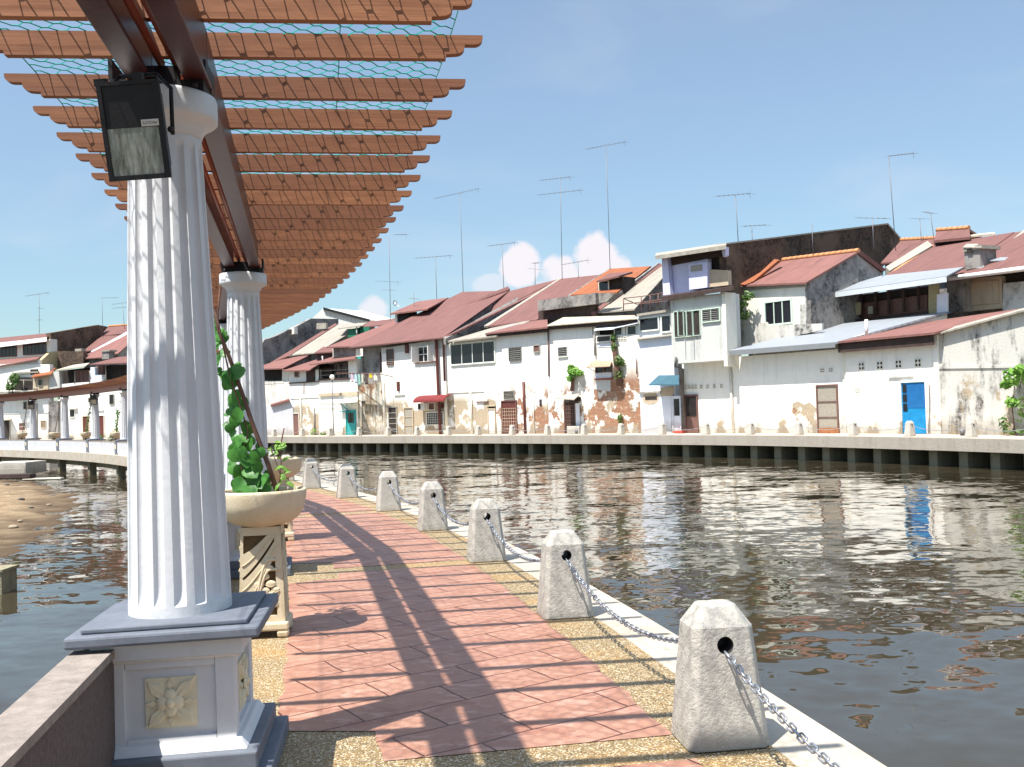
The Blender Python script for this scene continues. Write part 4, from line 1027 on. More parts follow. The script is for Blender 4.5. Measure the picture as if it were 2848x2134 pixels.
# ---- stained wall house (far right)
h = Bld('house', 'rain stained whitewashed wall with rust coloured roof edge at the right edge', A_(1758, 1250)[0], 2990)
h.wall(A_, [(1760, 1252), (2480, 1256), (2480, 512), (2212, 583), (1737, 708)], MT['stained'], 0, .4)
h.wall(A_, [(1752, 898), (2480, 888), (2480, 876), (1752, 884)], MT['stained'], -.05, .05, 'ledge')
h.poly3(A_, [(1730, 712, -.25), (2480, 508, -.25), (2480, 500, .6), (1730, 700, .6)], MT['coping'], .07, 'roof_edge')
h.bush(A_, [(2160, 940, 50, 50), (2120, 980, 25, 20), (2200, 900, 40, 30), (2150, 1075, 25, 20)], -.5, 110, .16, 'leaf2', 'banana_shrub', 'tall light green shrub against the stained wall at the right edge', 'shrub', ([(2165, 1250), (2150, 1120), (2165, 950)], .035))
h.bush(A_, [(2105, 1190, 24, 45), (2190, 1120, 30, 70), (2180, 1235, 70, 12)], -.5, 60, .10, 'leaf3', 'weeds', 'scrubby weeds growing at the foot of the stained wall', 'shrub', ([(2105, 1250), (2105, 1150)], .02))

# ---- white house with the bright blue door
h = Bld('house', 'low white house with bright blue door and maroon roof', A_(1251, 1250)[0], A_(1757, 1250)[0])
h.vwall(A_, 1250, 1755, 770, 705, 1250, MT['white'], 0, .5, zb=-.05)
h.vwall(A_, 1733, 1757, 712, 705, 1250, MT['white'], -.10, .10, 'pilaster', zb=-.05)
r_ = h.roof(A_, (1203, 752), (1733, 702), (2230, 570), (1478, 676), -.6, 4.2, MT['roof2'], MT['white2'], .45, back=False)
h.poly3(A_, [(1215, 765, -.45), (1728, 718, -.45), (1728, 716, .1), (1215, 762, .1)], MT['soffit'], .42, 'fascia')
h.poly3(A_, [(1470, 682, 4.1), (1830, 588, 6.0), (1835, 578, 6.4), (1480, 666, 4.5)], flat('bright blue flashing', (.18, .36, .62), .5), .05, 'flashing')
h.tube(A_, [(1369, 722, .5), (1367, 634, .5)], .075, 'white', 'flue_pipe', n=8)
h.tube(A_, [(1300, 732, .25), (1385, 708, 1.0)], .06, 'cream', 'batten'); h.tube(A_, [(1340, 735, .25), (1480, 680, 2.6)], .06, 'cream', 'batten')
h.vents(A_, [(1330, 868, 1355, 902), (1427, 862, 1455, 897), (1527, 855, 1555, 890), (1631, 848, 1660, 884)])
d_ = h.door(A_, 1562, 970, 1692, 1250, 'bluepaint', upper=('bluedark', .2, .97, .50, .97), fr='white')
mb = MB(); a, b, z0, z1 = h.rect(A_, 1562, 970, 1692, 1250)
for q in range(3): mb.box(a+.07, a+.30, -.05, -.046, z1-.45-q*.42, z1-.10-q*.42)
mb.build('glass_slot', MT['glass'], d_)
h.box(A_, 1482, 935, 1615, 944, -.08, -.002, 'grey', 'ledge'); h.vents(A_, [(1310, 1002, 1317, 1020), (1325, 1002, 1332, 1020)])
h.tube(A_, [(1702, 970), (1706, 1070), (1703, 1240)], .02, 'brownpaint', 'cable'); 

# ---- long white house with pale metal roof and gauze door
h = Bld('house', 'long blank white wall with pale metal roof and dusty gauze door', A_(640, 1250)[0], A_(1250, 1250)[0])
h.vwall(A_, 655, 1251, 835, 790, 1250, MT['white'], 0, .5, zb=-.05)
h.vwall(A_, 1243, 1253, 790, 790, 1250, MT['white2'], -.06, .06, 'pilaster', zb=-.05)
h.roof(A_, (630, 800), (1207, 754), (1800, 592), (1130, 668), -.75, 4.4, MT['roofblue'], MT['white2'], .45, back=False)
h.poly3(A_, [(632, 803, -.8), (1200, 757, -.8), (1200, 757, -.6), (632, 803, -.6)], flat('grey gutter', (.20, .21, .22), .5), .24, 'gutter')
h.vents(A_, [(1124, 898, 1140, 915), (1170, 896, 1187, 913)])
d_ = h.door(A_, 1112, 990, 1214, 1250, 'mesh', fr='brownpaint', bars=3)
h.box(A_, 1112, 1215, 1218, 1250, -.12, -.07, flat('rusty kick plate', (.30, .12, .05), .8, .5, 9), 'kick_plate')
h.wall(A_, [(972, 1085), (1000, 1072), (1035, 1090), (1062, 1078), (1098, 1108), (1100, 1240), (1010, 1244), (985, 1215), (992, 1160), (968, 1130)], plaster('flaking patch', (.86, .84, .78), .2, brick=(-1, 5, .1), sand=(-1, 6, .42)), -.012, .01, 'flaking_patch')

# ---- verandah house behind (upper right)
h = Bld('house', 'upper verandah with brown timber screens under a pale blue metal canopy', A_(1130, 1250)[0], A_(1800, 1250)[0])
h.roof(A_, (1112, 498), (1797, 400), (1890, 352), (1440, 400), 3.6, 6.4, MT['roofblue'], None, back=False, th=.07)
h.poly3(A_, [(1112, 502, 3.55), (1797, 404, 3.55), (1797, 404, 3.7), (1112, 502, 3.7)], flat('pale gutter', (.50, .54, .56), .5), .25, 'gutter')
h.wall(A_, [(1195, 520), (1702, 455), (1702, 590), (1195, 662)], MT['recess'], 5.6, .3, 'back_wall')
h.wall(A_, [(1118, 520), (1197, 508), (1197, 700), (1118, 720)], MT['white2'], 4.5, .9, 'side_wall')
h.tube(A_, [(1118, 515, 4.4), (1130, 683, 4.4)], .10, 'white', 'downpipe', n=8)
for x_ in (1245, 1330, 1410, 1480, 1560, 1640):
    h.wall(A_, [(x_, 640-(x_-1200)*.13), (x_+10, 639-(x_-1200)*.13), (x_+8, 500-(x_-1200)*.13), (x_-2, 501-(x_-1200)*.13)], MT['soffit'], 5.2, .1, 'post')
h.wall(A_, [(1195, 668), (1705, 602), (1705, 585), (1195, 645)], MT['soffit'], 5.0, .2, 'sill')
h.wall(A_, [(1225, 622), (1335, 608), (1335, 540), (1222, 552)], flat('cardboard', (.36, .30, .18), .8, .3, 12), 5.05, .06, 'panel'); h.wall(A_, [(1376, 605), (1400, 602), (1400, 562), (1376, 565)], MT['mesh'], 5.05, .06, 'panel')
h.wall(A_, [(1250, 560), (1690, 500), (1690, 590), (1250, 650)], MT['brownpaint'], 5.45, .08, 'timber_screen')
h.wall(A_, [(1700, 603), (1752, 596), (1750, 430), (1700, 438)], flat('yellow stained board', (.34, .30, .17), .8, .3, 9), 5.0, .12, 'board')
h.wall(A_, [(1745, 600), (1800, 592), (1800, 492), (1745, 500)], MT['paleblue'], 4.9, .1, 'board')

# ---- grey and beige house with gutter (upper right edge)
h = Bld('house', 'beige and grey upper storey with brown roof and long white gutter at the right edge', A_(1795, 1250)[0], 2990)
h.roof(A_, (1795, 420), (2480, 320), (2480, 215), (1905, 352), 5.2, 7.5, MT['roof'], None, back=False)
h.tube(A_, [(1797, 416, 5.1), (2480, 326, 5.1)], .12, 'white', 'gutter', n=8)
h.wall(A_, [(1800, 600), (1890, 590), (1880, 412), (1798, 425)], MT['greydark'], 5.6, .6, 'pillar')
h.wall(A_, [(1885, 592), (2098, 572), (2090, 400), (1882, 418)], MT['beige'], 6.2, .3, 'wall'); h.wall(A_, [(1912, 560), (2075, 545), (2072, 425), (1910, 436)], MT['beige'], 6.14, .05, 'panel')
h.wall(A_, [(2098, 600), (2480, 560), (2480, 405), (2100, 440)], MT['white_dirty'], 6.2, .3, 'wall')
h.wall(A_, [(2105, 440), (2480, 405), (2480, 350), (2100, 395)], MT['recess'], 6.5, .3, 'opening')
h.wall(A_, [(1800, 640), (2480, 560), (2480, 380), (1800, 480)], MT['greydark'], 6.9, 3, 'core')
# big maroon roof with chimney behind it
h = Bld('house', 'big maroon roof with stone chimney and clay vent hood at upper right', A_(1470, 1250)[0], 2990)
h.roof(A_, (1462, 402), (1905, 350), (2160, 165), (1715, 238), 7.2, 13, MT['roof'], MT['greydark'], 7.6, back=True)
h.roof(A_, (1905, 352), (2520, 285), (2520, 90), (2120, 178), 7.3, 13, MT['roof'], MT['greydark'], 7.7)
h.poly3(A_, [(1470, 352, 8.4), (1492, 372, 8.0), (1722, 236, 12.5), (1695, 212, 13.)], MT['coping'], .5, 'party_wall')
h.poly3(A_, [(2060, 282, 9.5), (2085, 300, 9.), (2300, 120, 14.), (2260, 110, 14.)], MT['coping'], .5, 'party_wall')
h.poly3(A_, [(1462, 404, 7.15), (1474, 402, 7.15), (1730, 235, 12.9), (1714, 232, 12.9)], MT['ridge'], .08, 'verge_tiles')
c_ = h.box(A_, 1893, 240, 1978, 362, 6.5, 7.6, MT['greydark'], 'chimney'); h.box(A_, 1885, 262, 1986, 245, 6.4, 7.7, MT['coping'], 'chimney_cap', c_)
h.box(A_, 1905, 255, 1932, 277, 6.39, 6.41, 'recess', 'chimney_opening', c_)
h.poly3(A_, [(1885, 245, 6.35), (1985, 245, 6.35), (1960, 228, 7.0), (1905, 228, 7.0)], MT['coping'], .05, 'chimney_hood', c_)
h.poly3(A_, [(1940, 355, 6.6), (1990, 360, 6.3), (2012, 318, 7.4), (1985, 312, 7.6)], MT['roofblue'], .04, 'loose_sheet'); h.poly3(A_, [(2030, 318, 7.), (2155, 315, 7.), (2160, 300, 7.6), (2085, 300, 7.6)], MT['roofblue'], .04, 'loose_sheet')
h = Bld('house', 'rear maroon roof with orange ridge and raised vent hood at upper right', A_(1460, 1250)[0], A_(1960, 1250)[0])
h.roof(A_, (1445, 330), (1850, 300), (1745, 200), (1553, 210), 11, 15.5, MT['roof'], MT['greydark'], 11.5, 'ridge')
h.roof(A_, (1728, 210), (1925, 190), (1918, 145), (1745, 158), 12.6, 13.8, MT['roof'], None, 13, 'ridge', th=.15, name='vent_hood')
h.wall(A_, [(1733, 235), (1912, 218), (1912, 195), (1733, 212)], MT['recess'], 13.0, .8, 'vent_opening')
h.poly3(A_, [(1900, 188, 13.5), (2060, 172, 13.5), (2050, 165, 14.2), (1930, 178, 14.2)], MT['roofcream'], .1, 'flashing')

# ---- red roofed white house with ivy (middle right)
h = Bld('house', 'white house with three pane window, maroon roof with orange ridge and sooty gable', A_(640, 1250)[0], A_(1125, 1250)[0])
h.roof(A_, (692, 450), (1045, 434), (1328, 268), (888, 322), 1.6, 5.6, MT['roof2'], MT['greydark'], 2.0, 'ridge', zb=2.0, back=False)
h.vwall(A_, 648, 1043, 468, 445, 790, MT['white2'], 1.9, .5)
h.wall(A_, [(652, 462), (1040, 440), (1040, 458), (652, 482)], MT['coping'], 1.8, .12, 'eave_beam')
h.win(A_, 830, 538, 966, 655, 1.9, 'pane', 3, 1, 'framegreen', fw=.09)
h.wall(A_, [(665, 660), (830, 648), (840, 665), (1130, 655), (1130, 690), (640, 800)], MT['stained'], 1.75, .14, 'lower_wall')
# gable wall seen between the window wall and the verandah
h.xwall(A_, (1045, 550, 1.9), [(1045, 436), (1325, 281), (1458, 374), (1458, 470), (1122, 700), (1045, 668)], plaster('sooty gable', (.62, .60, .55), .95, (.05, .05, .05), smin=.40, smax=.60, ss=(.55, .55, .5)), .4, 'gable_wall')
h.xwall(A_, (1045, 550, 1.9), [(1318, 262), (1334, 262), (1475, 368), (1455, 380), (1325, 281), (1048, 440), (1040, 428)], MT['roof'], .35, 'verge', .12)
h.bush(A_, [(690, 545, 42, 40), (735, 505, 22, 22), (625, 605, 22, 18), (700, 610, 34, 28), (630, 675, 18, 18), (665, 580, 25, 25)], 1.2, 70, .15, 'leaf3', 'wall_fig', 'wild fig growing out of the white wall beside the grey oriel', 'tree', ([(672, 775), (676, 700), (668, 640), (690, 560)], .12))
h.vwall(A_, 598, 652, 485, 478, 800, MT['white2'], 1.0, .6)

# ---- tall house with sooty party wall and the projecting grey oriel
h = Bld('house', 'tall house with projecting grey upper box, violet attic and soot black side wall', A_(322, 1250)[0], A_(655, 1250)[0])
h.vwall(A_, 385, 655, 850, 835, 1250, MT['white'], .0, .5, zb=-.05)
h.vwall(A_, 322, 612, 520, 490, 862, MT['grey'], -1.0, 1.3, 'upper_box')
h.vwall(A_, 598, 617, 486, 486, 885, MT['white2'], -1.05, .9, 'corner_pier')
h.poly3(A_, [(270, 512, -1.35), (655, 455, -1.35), (655, 450, 2.), (272, 495, 2.)], MT['soffit'], .22, 'flat_roof')
h.win(A_, 342, 592, 390, 728, -1.0, 'pane', 1, 1, 'framegreen', glass='recess', fw=.03); h.win(A_, 396, 590, 438, 724, -1.0, 'pane', 1, 1, 'framegreen', glass='recess', fw=.03); h.win(A_, 444, 586, 478, 718, -1.0, 'pane', 1, 1, 'framegreen', glass='recess', fw=.03)
for x_ in (394, 440):
    mb = MB(); a = h.p(A_(x_, 590), -1.0); b = h.p(A_(x_, 725), -1.0); mb.box(a.x-.02, a.x+.02, -1.6, -1.03, b.z, b.z+.06); mb.box(a.x-.02, a.x+.02, -1.6, -1.03, a.z-.06, a.z); mb.box(a.x-.02, a.x+.02, -1.63, -1.57, b.z, a.z); mb.build('open_casement', MT['framegreen'], h.e)
h.win(A_, 492, 578, 582, 642, -1.0, 'louvre', 2, 6, 'framegreen')
h.door(A_, 405, 1042, 463, 1240, 'brownpaint', grid=(.45, .96, 4, 9, 'plate'), upper=('recess', .08, .92, .45, .96), fr='brownpaint')
h.vents(A_, [(398+q*17, 987-q*.5, 408+q*17, 1005-q*.5) for q in range(4)]+[(x_, 985-(x_-480)*.04, x_+11, 1003-(x_-480)*.04) for x_ in (478, 512, 548, 586)])
h.tube(A_, [(347, 835, -1.1), (343, 885, -1.1), (385, 900, -.15), (388, 1240, -.15)], .07, 'louvre', 'drainpipe'); h.tube(A_, [(636, 890), (655, 1240)], .08, 'pipe', 'drainpipe')
# violet attic storey
h.vwall(A_, 275, 522, 305, 262, 500, MT['violet'], .3, .4, 'attic_wall'); h.wall(A_, [(270, 298), (300, 293), (318, 500), (280, 540)], MT['violet'], -.05, .3, 'attic_pier')
h.wall(A_, [(315, 300), (612, 250), (612, 290), (318, 345)], MT['soffit'], .25, .2, 'attic_soffit')
h.wall(A_, [(415, 338), (515, 325), (515, 462), (418, 475)], MT['violet'], -.1, .35, 'attic_box'); h.wall(A_, [(425, 345), (485, 338), (485, 370), (425, 377)], MT['coping'], -.14, .03, 'attic_window')
h.wall(A_, [(515, 365), (625, 370), (628, 450), (515, 462)], MT['beige'], .1, .3, 'parapet'); h.wall(A_, [(515, 310), (625, 290), (625, 380), (515, 372)], MT['recess'], .6, .3, 'opening')
h.wall(A_, [(588, 248), (612, 244), (612, 290), (600, 298)], MT['violet'], -.15, .3, 'bracket')
h.poly3(A_, [(235, 292, -.7), (615, 234, -.7), (618, 222, .8), (240, 278, .8)], MT['coping'], .22, 'roof_slab')
# sooty party wall running back from the river
h.xwall(A_, (620, 300, .5), [(612, 232), (1482, 124), (1552, 208), (1475, 335), (1330, 440), (700, 520), (622, 520)], MT['black'], .45)
h.xwall(A_, (620, 300, .5), [(610, 233), (1482, 125), (1554, 209), (1558, 202), (1484, 117), (608, 225)], MT['coping'], .6, 'wall_coping', .06)
f = [h.p(A_(x_, y_), t_) for x_, y_, t_ in [(690, 445, 1.6), (800, 380, 2.6), (875, 310, 3.8), (895, 318, 3.7), (760, 430, 1.8), (715, 448, 1.5)]]; mb = MB(); mb.prism(f, [q+Vector((0, .3, 0)) for q in f]); mb.build('rubble_verge', MT['rooforange'], h.e)

# ---- pale blue house with blue awning
h = Bld('house', 'pale blue whitewashed house with blue awning and pale glazed door', B_(1588, 1400)[0], B_(1868, 1400)[0])
h.vwall(B_, 1600, 1868, 665, 640, 1400, MT['paleblue'], 0, .4, zb=-.05)
h.vwall(B_, 1580, 1850, 480, 455, 660, MT['paleblue'], .1, .4, 'upper_wall')
h.poly3(B_, [(1578, 672, -.25), (1850, 640, -.25), (1850, 632, .1), (1578, 660, .1)], MT['coping'], .05, 'ledge')
h.win(B_, 1605, 512, 1745, 602, .1, 'pane', 1, 1, 'frame', fw=.09); h.win(B_, 1775, 495, 1838, 612, .1, 'pane', 1, 1, 'frame', fw=.09)
h.wall(B_, [(1575, 480), (1850, 438), (1850, 458), (1575, 498)], MT['coping'], -.1, .6, 'cornice')
e_ = [h.p(B_(*q), .3) for q in ((1475, 360), (1475, 455), (1612, 345), (1612, 445), (1680, 335), (1680, 440), (1742, 325), (1742, 430), (1820, 310), (1820, 420))]
mb = MB()
for i in range(0, 10, 2): mb.tube([e_[i], e_[i+1]], .035, 5)
for f_ in (0., .45): 
    pts = [e_[i].lerp(e_[i+1], f_) for i in range(0, 10, 2)]; mb.tube(pts, .03, 5)
pts = [q+Vector((0, 1.2, .05)) for q in pts]; mb.tube(pts, .03, 5); mb.tube([e_[0], pts[0]], .03, 5)
mb.build('terrace_railing', MT['brownpaint'], h.e)
h.box(B_, 1590, 1075, 1758, 1088, -.12, -.002, 'coping', 'ledge')
h.box(B_, 1640, 1112, 1730, 1138, -.03, -.012, 'recess', 'vent_block'); a, b, z0, z1 = h.rect(B_, 1618, 1092, 1748, 1190)
mb = MB(); mb.lathe([(.5, 0), (.5, .02)], 14); mb.v = [((a+b)/2+q[0]*(b-a), -.002-q[2]*.5, (z0+z1)/2+q[1]*(z1-z0)+.1) for q in mb.v]; mb.build('render_patch', MT['beige'], h.e)
h.poly3(B_, [(1668, 1022, -1.3), (1902, 1020, -1.3), (1902, 948, -.05), (1745, 950, -.05)], MT['blueawn'], .05, 'awning')
h.wall(B_, [(1758, 1050), (1858, 1040), (1858, 1110), (1758, 1110)], MT['beige'], -.05, .04, 'peeled_patch')
h.wall(B_, [(1842, 1110), (1862, 1108), (1868, 1395), (1846, 1400)], MT['greydark'], -.1, .1, 'door_jamb')
h.door(B_, 1862, 1118, 1915, 1385, 'paleblue', upper=('glass', .12, .9, .48, .95), fr='paleblue', t=-.08)
h.box(B_, 1855, 1378, 1925, 1402, -.5, -.05, flat('red doorstep', (.40, .07, .05), .7), 'doorstep')

# ---- balcony house with vine and bare brick
h = Bld('house', 'white house with balcony windows, small rusty window awning and bare brick at its base', B_(1240, 1400)[0], B_(1600, 1400)[0])
h.vwall(B_, 1245, 1608, 640, 640, 1400, MT['white_brickm'], 0, .4, zb=-.05)
h.wall(B_, [(1245, 640), (1585, 640), (1585, 560), (1245, 575)], MT['recess'], .55, .3, 'back_wall'); h.wall(B_, [(1243, 652), (1262, 652), (1256, 560), (1240, 560)], MT['white2'], 0, .4, 'pier')
h.poly3(B_, [(1248, 602, -.5), (1400, 592, -.5), (1405, 560, .3), (1280, 570, .3)], MT['paleblue'], .05, 'awning'); h.poly3(B_, [(1400, 586, -.3), (1585, 545, -.3), (1585, 530, .3), (1405, 560, .3)], MT['paleblue'], .05, 'awning')
h.win(B_, 1412, 578, 1465, 640, .1, 'pane', 1, 1); h.win(B_, 1512, 575, 1575, 636, .1, 'pane', 1, 1); h.box(B_, 1470, 575, 1485, 640, .05, .1, 'white', 'shutter'); h.box(B_, 1492, 575, 1508, 640, .05, .1, 'white', 'shutter')
h.vents(B_, [(1432, 655, 1450, 680), (1456, 655, 1474, 680), (1480, 655, 1498, 680)])
h.win(B_, 1275, 652, 1378, 690, 0, 'louvre', 1, 4, 'white', glass='louvre'); h.wall(B_, [(1275, 735), (1380, 735), (1380, 700), (1275, 700)], MT['paleblue'], -.03, .03, 'panel')
h.poly3(B_, [(1185, 888, -1.0), (1370, 880, -1.0), (1385, 840, -.05), (1250, 835, -.05)], flat('rusty awning sheet', (.36, .25, .17), .8, .4, 6), .04, 'awning')
h.tube(B_, [(1195, 888, -.95), (1265, 925, -.05)], .02, 'plate', 'awning_strut')
h.win(B_, 1268, 888, 1322, 925, 0, 'pane', 1, 1, 'brownpaint'); h.win(B_, 1334, 882, 1382, 920, 0, 'pane', 1, 1, 'brownpaint')
h.wall(B_, [(1255, 978), (1380, 970), (1380, 925), (1255, 932)], MT['paleblue'], -.08, .06, 'shutter'); h.box(B_, 1250, 972, 1385, 984, -.12, -.02, flat('rust red sill', (.30, .09, .05), .8), 'sill')
h.wall(B_, [(1252, 1058), (1375, 1075), (1375, 985), (1252, 985)], MT['grey'], -.02, .018, 'render_patch')
h.tube(B_, [(1250, 640), (1258, 800)], .07, 'greydark', 'drainpipe'); h.tube(B_, [(1573, 820), (1576, 940)], .03, 'brownpaint', 'downpipe')
h.bush(B_, [(1430, 830, 35, 40), (1435, 945, 28, 45), (1400, 730, 16, 45), (1455, 850, 20, 35), (1395, 660, 14, 30)], -.25, 60, .14, 'leaf3', 'climbing_creeper', 'creeper hanging down the white wall beside the rusty window awning', 'plant', ([(1448, 1030), (1425, 900), (1405, 760), (1392, 660)], .22))
h.bush(B_, [(1448, 1280, 14, 45)], -.2, 40, .12, 'leaf3', 'weeds', 'weeds rooted low in the bare brick wall', 'plant', ([(1450, 1390), (1448, 1280)], .02))

# ---- white house with cream roof, bush and dark timber door
h = Bld('house', 'white house with bleached cream roof and dark timber door under a broken awning', B_(893, 1400)[0], B_(1245, 1400)[0])
h.vwall(B_, 893, 1246, 578, 555, 1400, MT['white_brick'], 0, .4, zb=-.05)
h.roof(B_, (885, 568), (1582, 512), (1560, 488), (1010, 505), -.45, 1.7, MT['roofcream'], None, back=False, th=.06)
h.poly3(B_, [(890, 575, -.3), (1580, 522, -.3), (1580, 520, .1), (890, 572, .1)], MT['soffit'], .22, 'fascia')
h.win(B_, 978, 735, 1046, 805, 0, 'louvre', 1, 5)
h.door(B_, 1030, 1150, 1108, 1395, 'soffit', grid=(.03, .97, 5, 8, 'brownpaint'), fr='brownpaint'); h.box(B_, 1108, 1165, 1135, 1380, -.12, -.05, 'paleblue', 'open_leaf')
h.poly3(B_, [(955, 1125, -1.3), (1095, 1135, -1.2), (1140, 1092, -.1), (1060, 1088, -.1)], MT['roofcream'], .05, 'awning')
h.wall(B_, [(1018, 1160), (1138, 1150), (1138, 1120), (1020, 1130)], MT['recess'], -.15, .12, 'lintel')
h.tube(B_, [(895, 580), (902, 960)], .05, 'brownpaint', 'downpipe'); h.box(B_, 1040, 1340, 1135, 1400, -.5, -.12, 'grey', 'doorstep')
h.bush(B_, [(1095, 925, 38, 38), (1072, 900, 20, 35), (1130, 930, 25, 20), (1070, 975, 20, 25)], -.3, 130, .16, 'leaf2', 'fern_bush', 'bright green bush sprouting high on the white brick patched wall', 'plant', ([(1080, 1070), (1085, 1000), (1095, 930)], .15))
# ---- orange tiled and grey roofed house behind
h = Bld('house', 'orange clay tiled roof with dark dormer above a stained concrete balcony', B_(810, 1400)[0], B_(1640, 1400)[0])
h.roof(B_, (1068, 332), (1425, 312), (1682, 112), (1375, 132), 4.0, 8.5, MT['rooforange'], MT['greydark'], 4.4)
h.roof(B_, (1232, 468), (1560, 440), (1850, 120), (1765, 112), 2.2, 8.5, MT['roofgrey'], MT['greydark'], 2.5)
h.poly3(B_, [(1228, 462, 2.0), (1262, 470, 2.0), (1775, 105, 8.6), (1752, 88, 8.6)], MT['roof'], .35, 'verge'); h.poly3(B_, [(1345, 375, 3.2), (1365, 375, 3.2), (1748, 88, 8.5), (1738, 86, 8.5)], MT['greydark'], .2, 'verge_coping')
h.wall(B_, [(818, 458), (1262, 402), (1258, 318), (815, 376)], MT['greydark'], 1.6, .25, 'balcony_wall'); h.wall(B_, [(1255, 402), (1345, 385), (1410, 320), (1258, 318)], MT['greydark'], 1.9, .3, 'balcony_side')
h.wall(B_, [(822, 545), (1240, 520), (1262, 402), (820, 458)], MT['soffit'], 2.1, .3, 'shaded_wall')  # shade below the balcony put into the wall as dark brown
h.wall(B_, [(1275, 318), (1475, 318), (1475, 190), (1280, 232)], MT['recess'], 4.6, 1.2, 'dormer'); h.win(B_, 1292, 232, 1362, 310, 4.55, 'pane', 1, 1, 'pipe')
h.poly3(B_, [(1268, 225, 4.1), (1440, 185, 4.1), (1545, 155, 6.), (1370, 165, 6.)], MT['roof'], .12, 'dormer_roof')
# ---- patchwork roof house with iron door
h = Bld('house', 'white house with scrollwork iron door and patched maroon lean-to roof', B_(492, 1400)[0], B_(893, 1400)[0])
h.vwall(B_, 492, 895, 650, 600, 1400, MT['white_brick'], 0, .4, zb=-.05)
h.roof(B_, (412, 628), (893, 578), (890, 515), (720, 545), -.5, 2.2, MT['roof2'], MT['white2'], .3, back=False, zb=2.)
h.poly3(B_, [(418, 636, -.35), (893, 588, -.35), (893, 585, .1), (418, 632, .1)], MT['soffit'], .24, 'fascia')
h.roof(B_, (408, 575), (812, 522), (1290, 178), (985, 210), 2.2, 8.5, MT['roof'], MT['greydark'], 2.6)
h.poly3(B_, [(405, 568, 2.2), (430, 572, 2.2), (996, 207, 8.5), (985, 203, 8.5)], MT['coping'], .14, 'verge_coping')
h.poly3(B_, [(1050, 335, 5.0), (1075, 338, 4.8), (1392, 135, 8.6), (1370, 128, 8.6)], MT['greydark'], .3, 'party_wall')
h.poly3(B_, [(440, 620, -.2), (560, 612, -.2), (760, 548, 1.8), (640, 560, 1.8)], MT['roofblue'], .02, 'roof_patch')
h.win(B_, 602, 742, 688, 832, 0, 'louvre', 2, 6, 'louvre'); h.win(B_, 792, 722, 832, 768, 0, 'pane', 1, 1, 'coping', glass='brownpaint')
h.door(B_, 548, 1150, 655, 1400, 'maroonpaint', fr='brownpaint', grid=(.05, .78, 6, 7, 'beige')); h.win(B_, 562, 1075, 638, 1130, 0, 'grille', 1, 1, 'coping')
h.tube(B_, [(706, 1000), (720, 1400)], .09, 'maroonpaint', 'downpipe'); h.tube(B_, [(778, 1030), (790, 1400)], .04, 'pipe', 'downpipe'); h.box(B_, 828, 1135, 846, 1185, -.03, -.01, 'recess', 'vent_slot')
# ---- wide window house with sandy lower wall
h = Bld('house', 'white house with a wide four pane upper window and sandy flaking lower wall', B_(100, 1400)[0], B_(492, 1400)[0])
h.vwall(B_, 102, 494, 690, 650, 1400, MT['white_peel'], 0, .4, zb=-.05)
h.roof(B_, (112, 690), (498, 646), (800, 512), (500, 575), -.5, 2.6, MT['roofgrey'], MT['white2'], .4, back=False, zb=2.)
w_ = h.win(B_, 155, 705, 486, 855, 0, 'pane', 4, 1, 'frame', fw=.1)
h.box(B_, 122, 1073, 400, 1082, -.06, -.002, 'white2', 'string_course'); h.box(B_, 340, 1150, 432, 1158, -.1, -.002, 'brownpaint', 'shelf')
h.tube(B_, [(297, 1030), (312, 1405)], .09, 'pipe', 'vent_pipe', n=8)
h.door(B_, 443, 1212, 492, 1400, 'white', fr='beige'); h.box(B_, 440, 1188, 482, 1212, -.03, -.012, 'recess', 'fanlight'); h.box(B_, 418, 1180, 485, 1190, -.14, -.002, 'beige', 'lintel')
# ---- red awning house under the big maroon roof
h = Bld('house', 'white house under the biggest maroon roof with curved red awning and open casement window', C_(1108, 1370)[0], C_(1695, 1370)[0])
h.vwall(C_, 1108, 1702, 560, 470, 1370, MT['white_peel'], 0, .4, zb=-.05)
h.roof(C_, (798, 550), (1668, 458), (2275, 28), (1840, 40), -.6, 9.0, MT['roof'], MT['greydark'], .4)
h.poly3(C_, [(1480, 330, 3.6), (1500, 340, 3.6), (2282, 45, 9.0), (2262, 22, 9.0)], MT['roof'], -.28, 'verge')
h.poly3(C_, [(1668, 460, -.7), (1690, 470, -.7), (2385, 105, 7.5), (2370, 80, 7.5)], MT['greydark'], .5, 'party_wall')
h.poly3(C_, [(1665, 458, -.65), (1676, 462, -.65), (2790, -75, 9.2), (2760, -80, 9.2)], MT['roof'], .12, 'verge')
h.roof(C_, (1480, 440), (1668, 458), (2740, -80), (2285, 30), 3.6, 9.05, MT['roof'], MT['greydark'], 4.)
h.wall(C_, [(1105, 610), (1668, 560), (1668, 470), (1105, 560)], MT['grey'], -.02, .018, 'eave_shade_band')  # thin grey strip painting the eave's shade onto the wall
h.win(C_, 1152, 575, 1208, 708, 0, 'louvre', 1, 8, 'brownpaint', glass='brownpaint'); h.box(C_, 1312, 525, 1338, 605, -.15, -.02, 'maroonpaint', 'bracket')
h.win(C_, 1445, 548, 1580, 680, 0, 'pane', 3, 2, 'white', fw=.09)
mb = MB(); a = h.p(C_(1445, 548)); b = h.p(C_(1445, 690)); mb.box(a.x-.05, a.x-.01, -.75, -.08, b.z, a.z); mb.box(a.x+1.5, a.x+1.55, -.6, -.08, b.z, a.z); mb.build('open_casement', MT['white'], h.e)
h.box(C_, 1390, 684, 1590, 694, -.15, -.002, 'brownpaint', 'sill')
h.tube(C_, [(1600, 478, -.3), (1602, 520, -.2), (1622, 980, -.2), (1640, 1365, -.2)], .11, 'maroonpaint', 'downpipe'); h.tube(C_, [(1662, 462, -.5), (1668, 500, -.2), (1680, 870, -.2)], .09, 'maroonpaint', 'downpipe'); h.tube(C_, [(1680, 865, -.2), (1700, 1300, -.2)], .11, 'pipe', 'drainpipe')
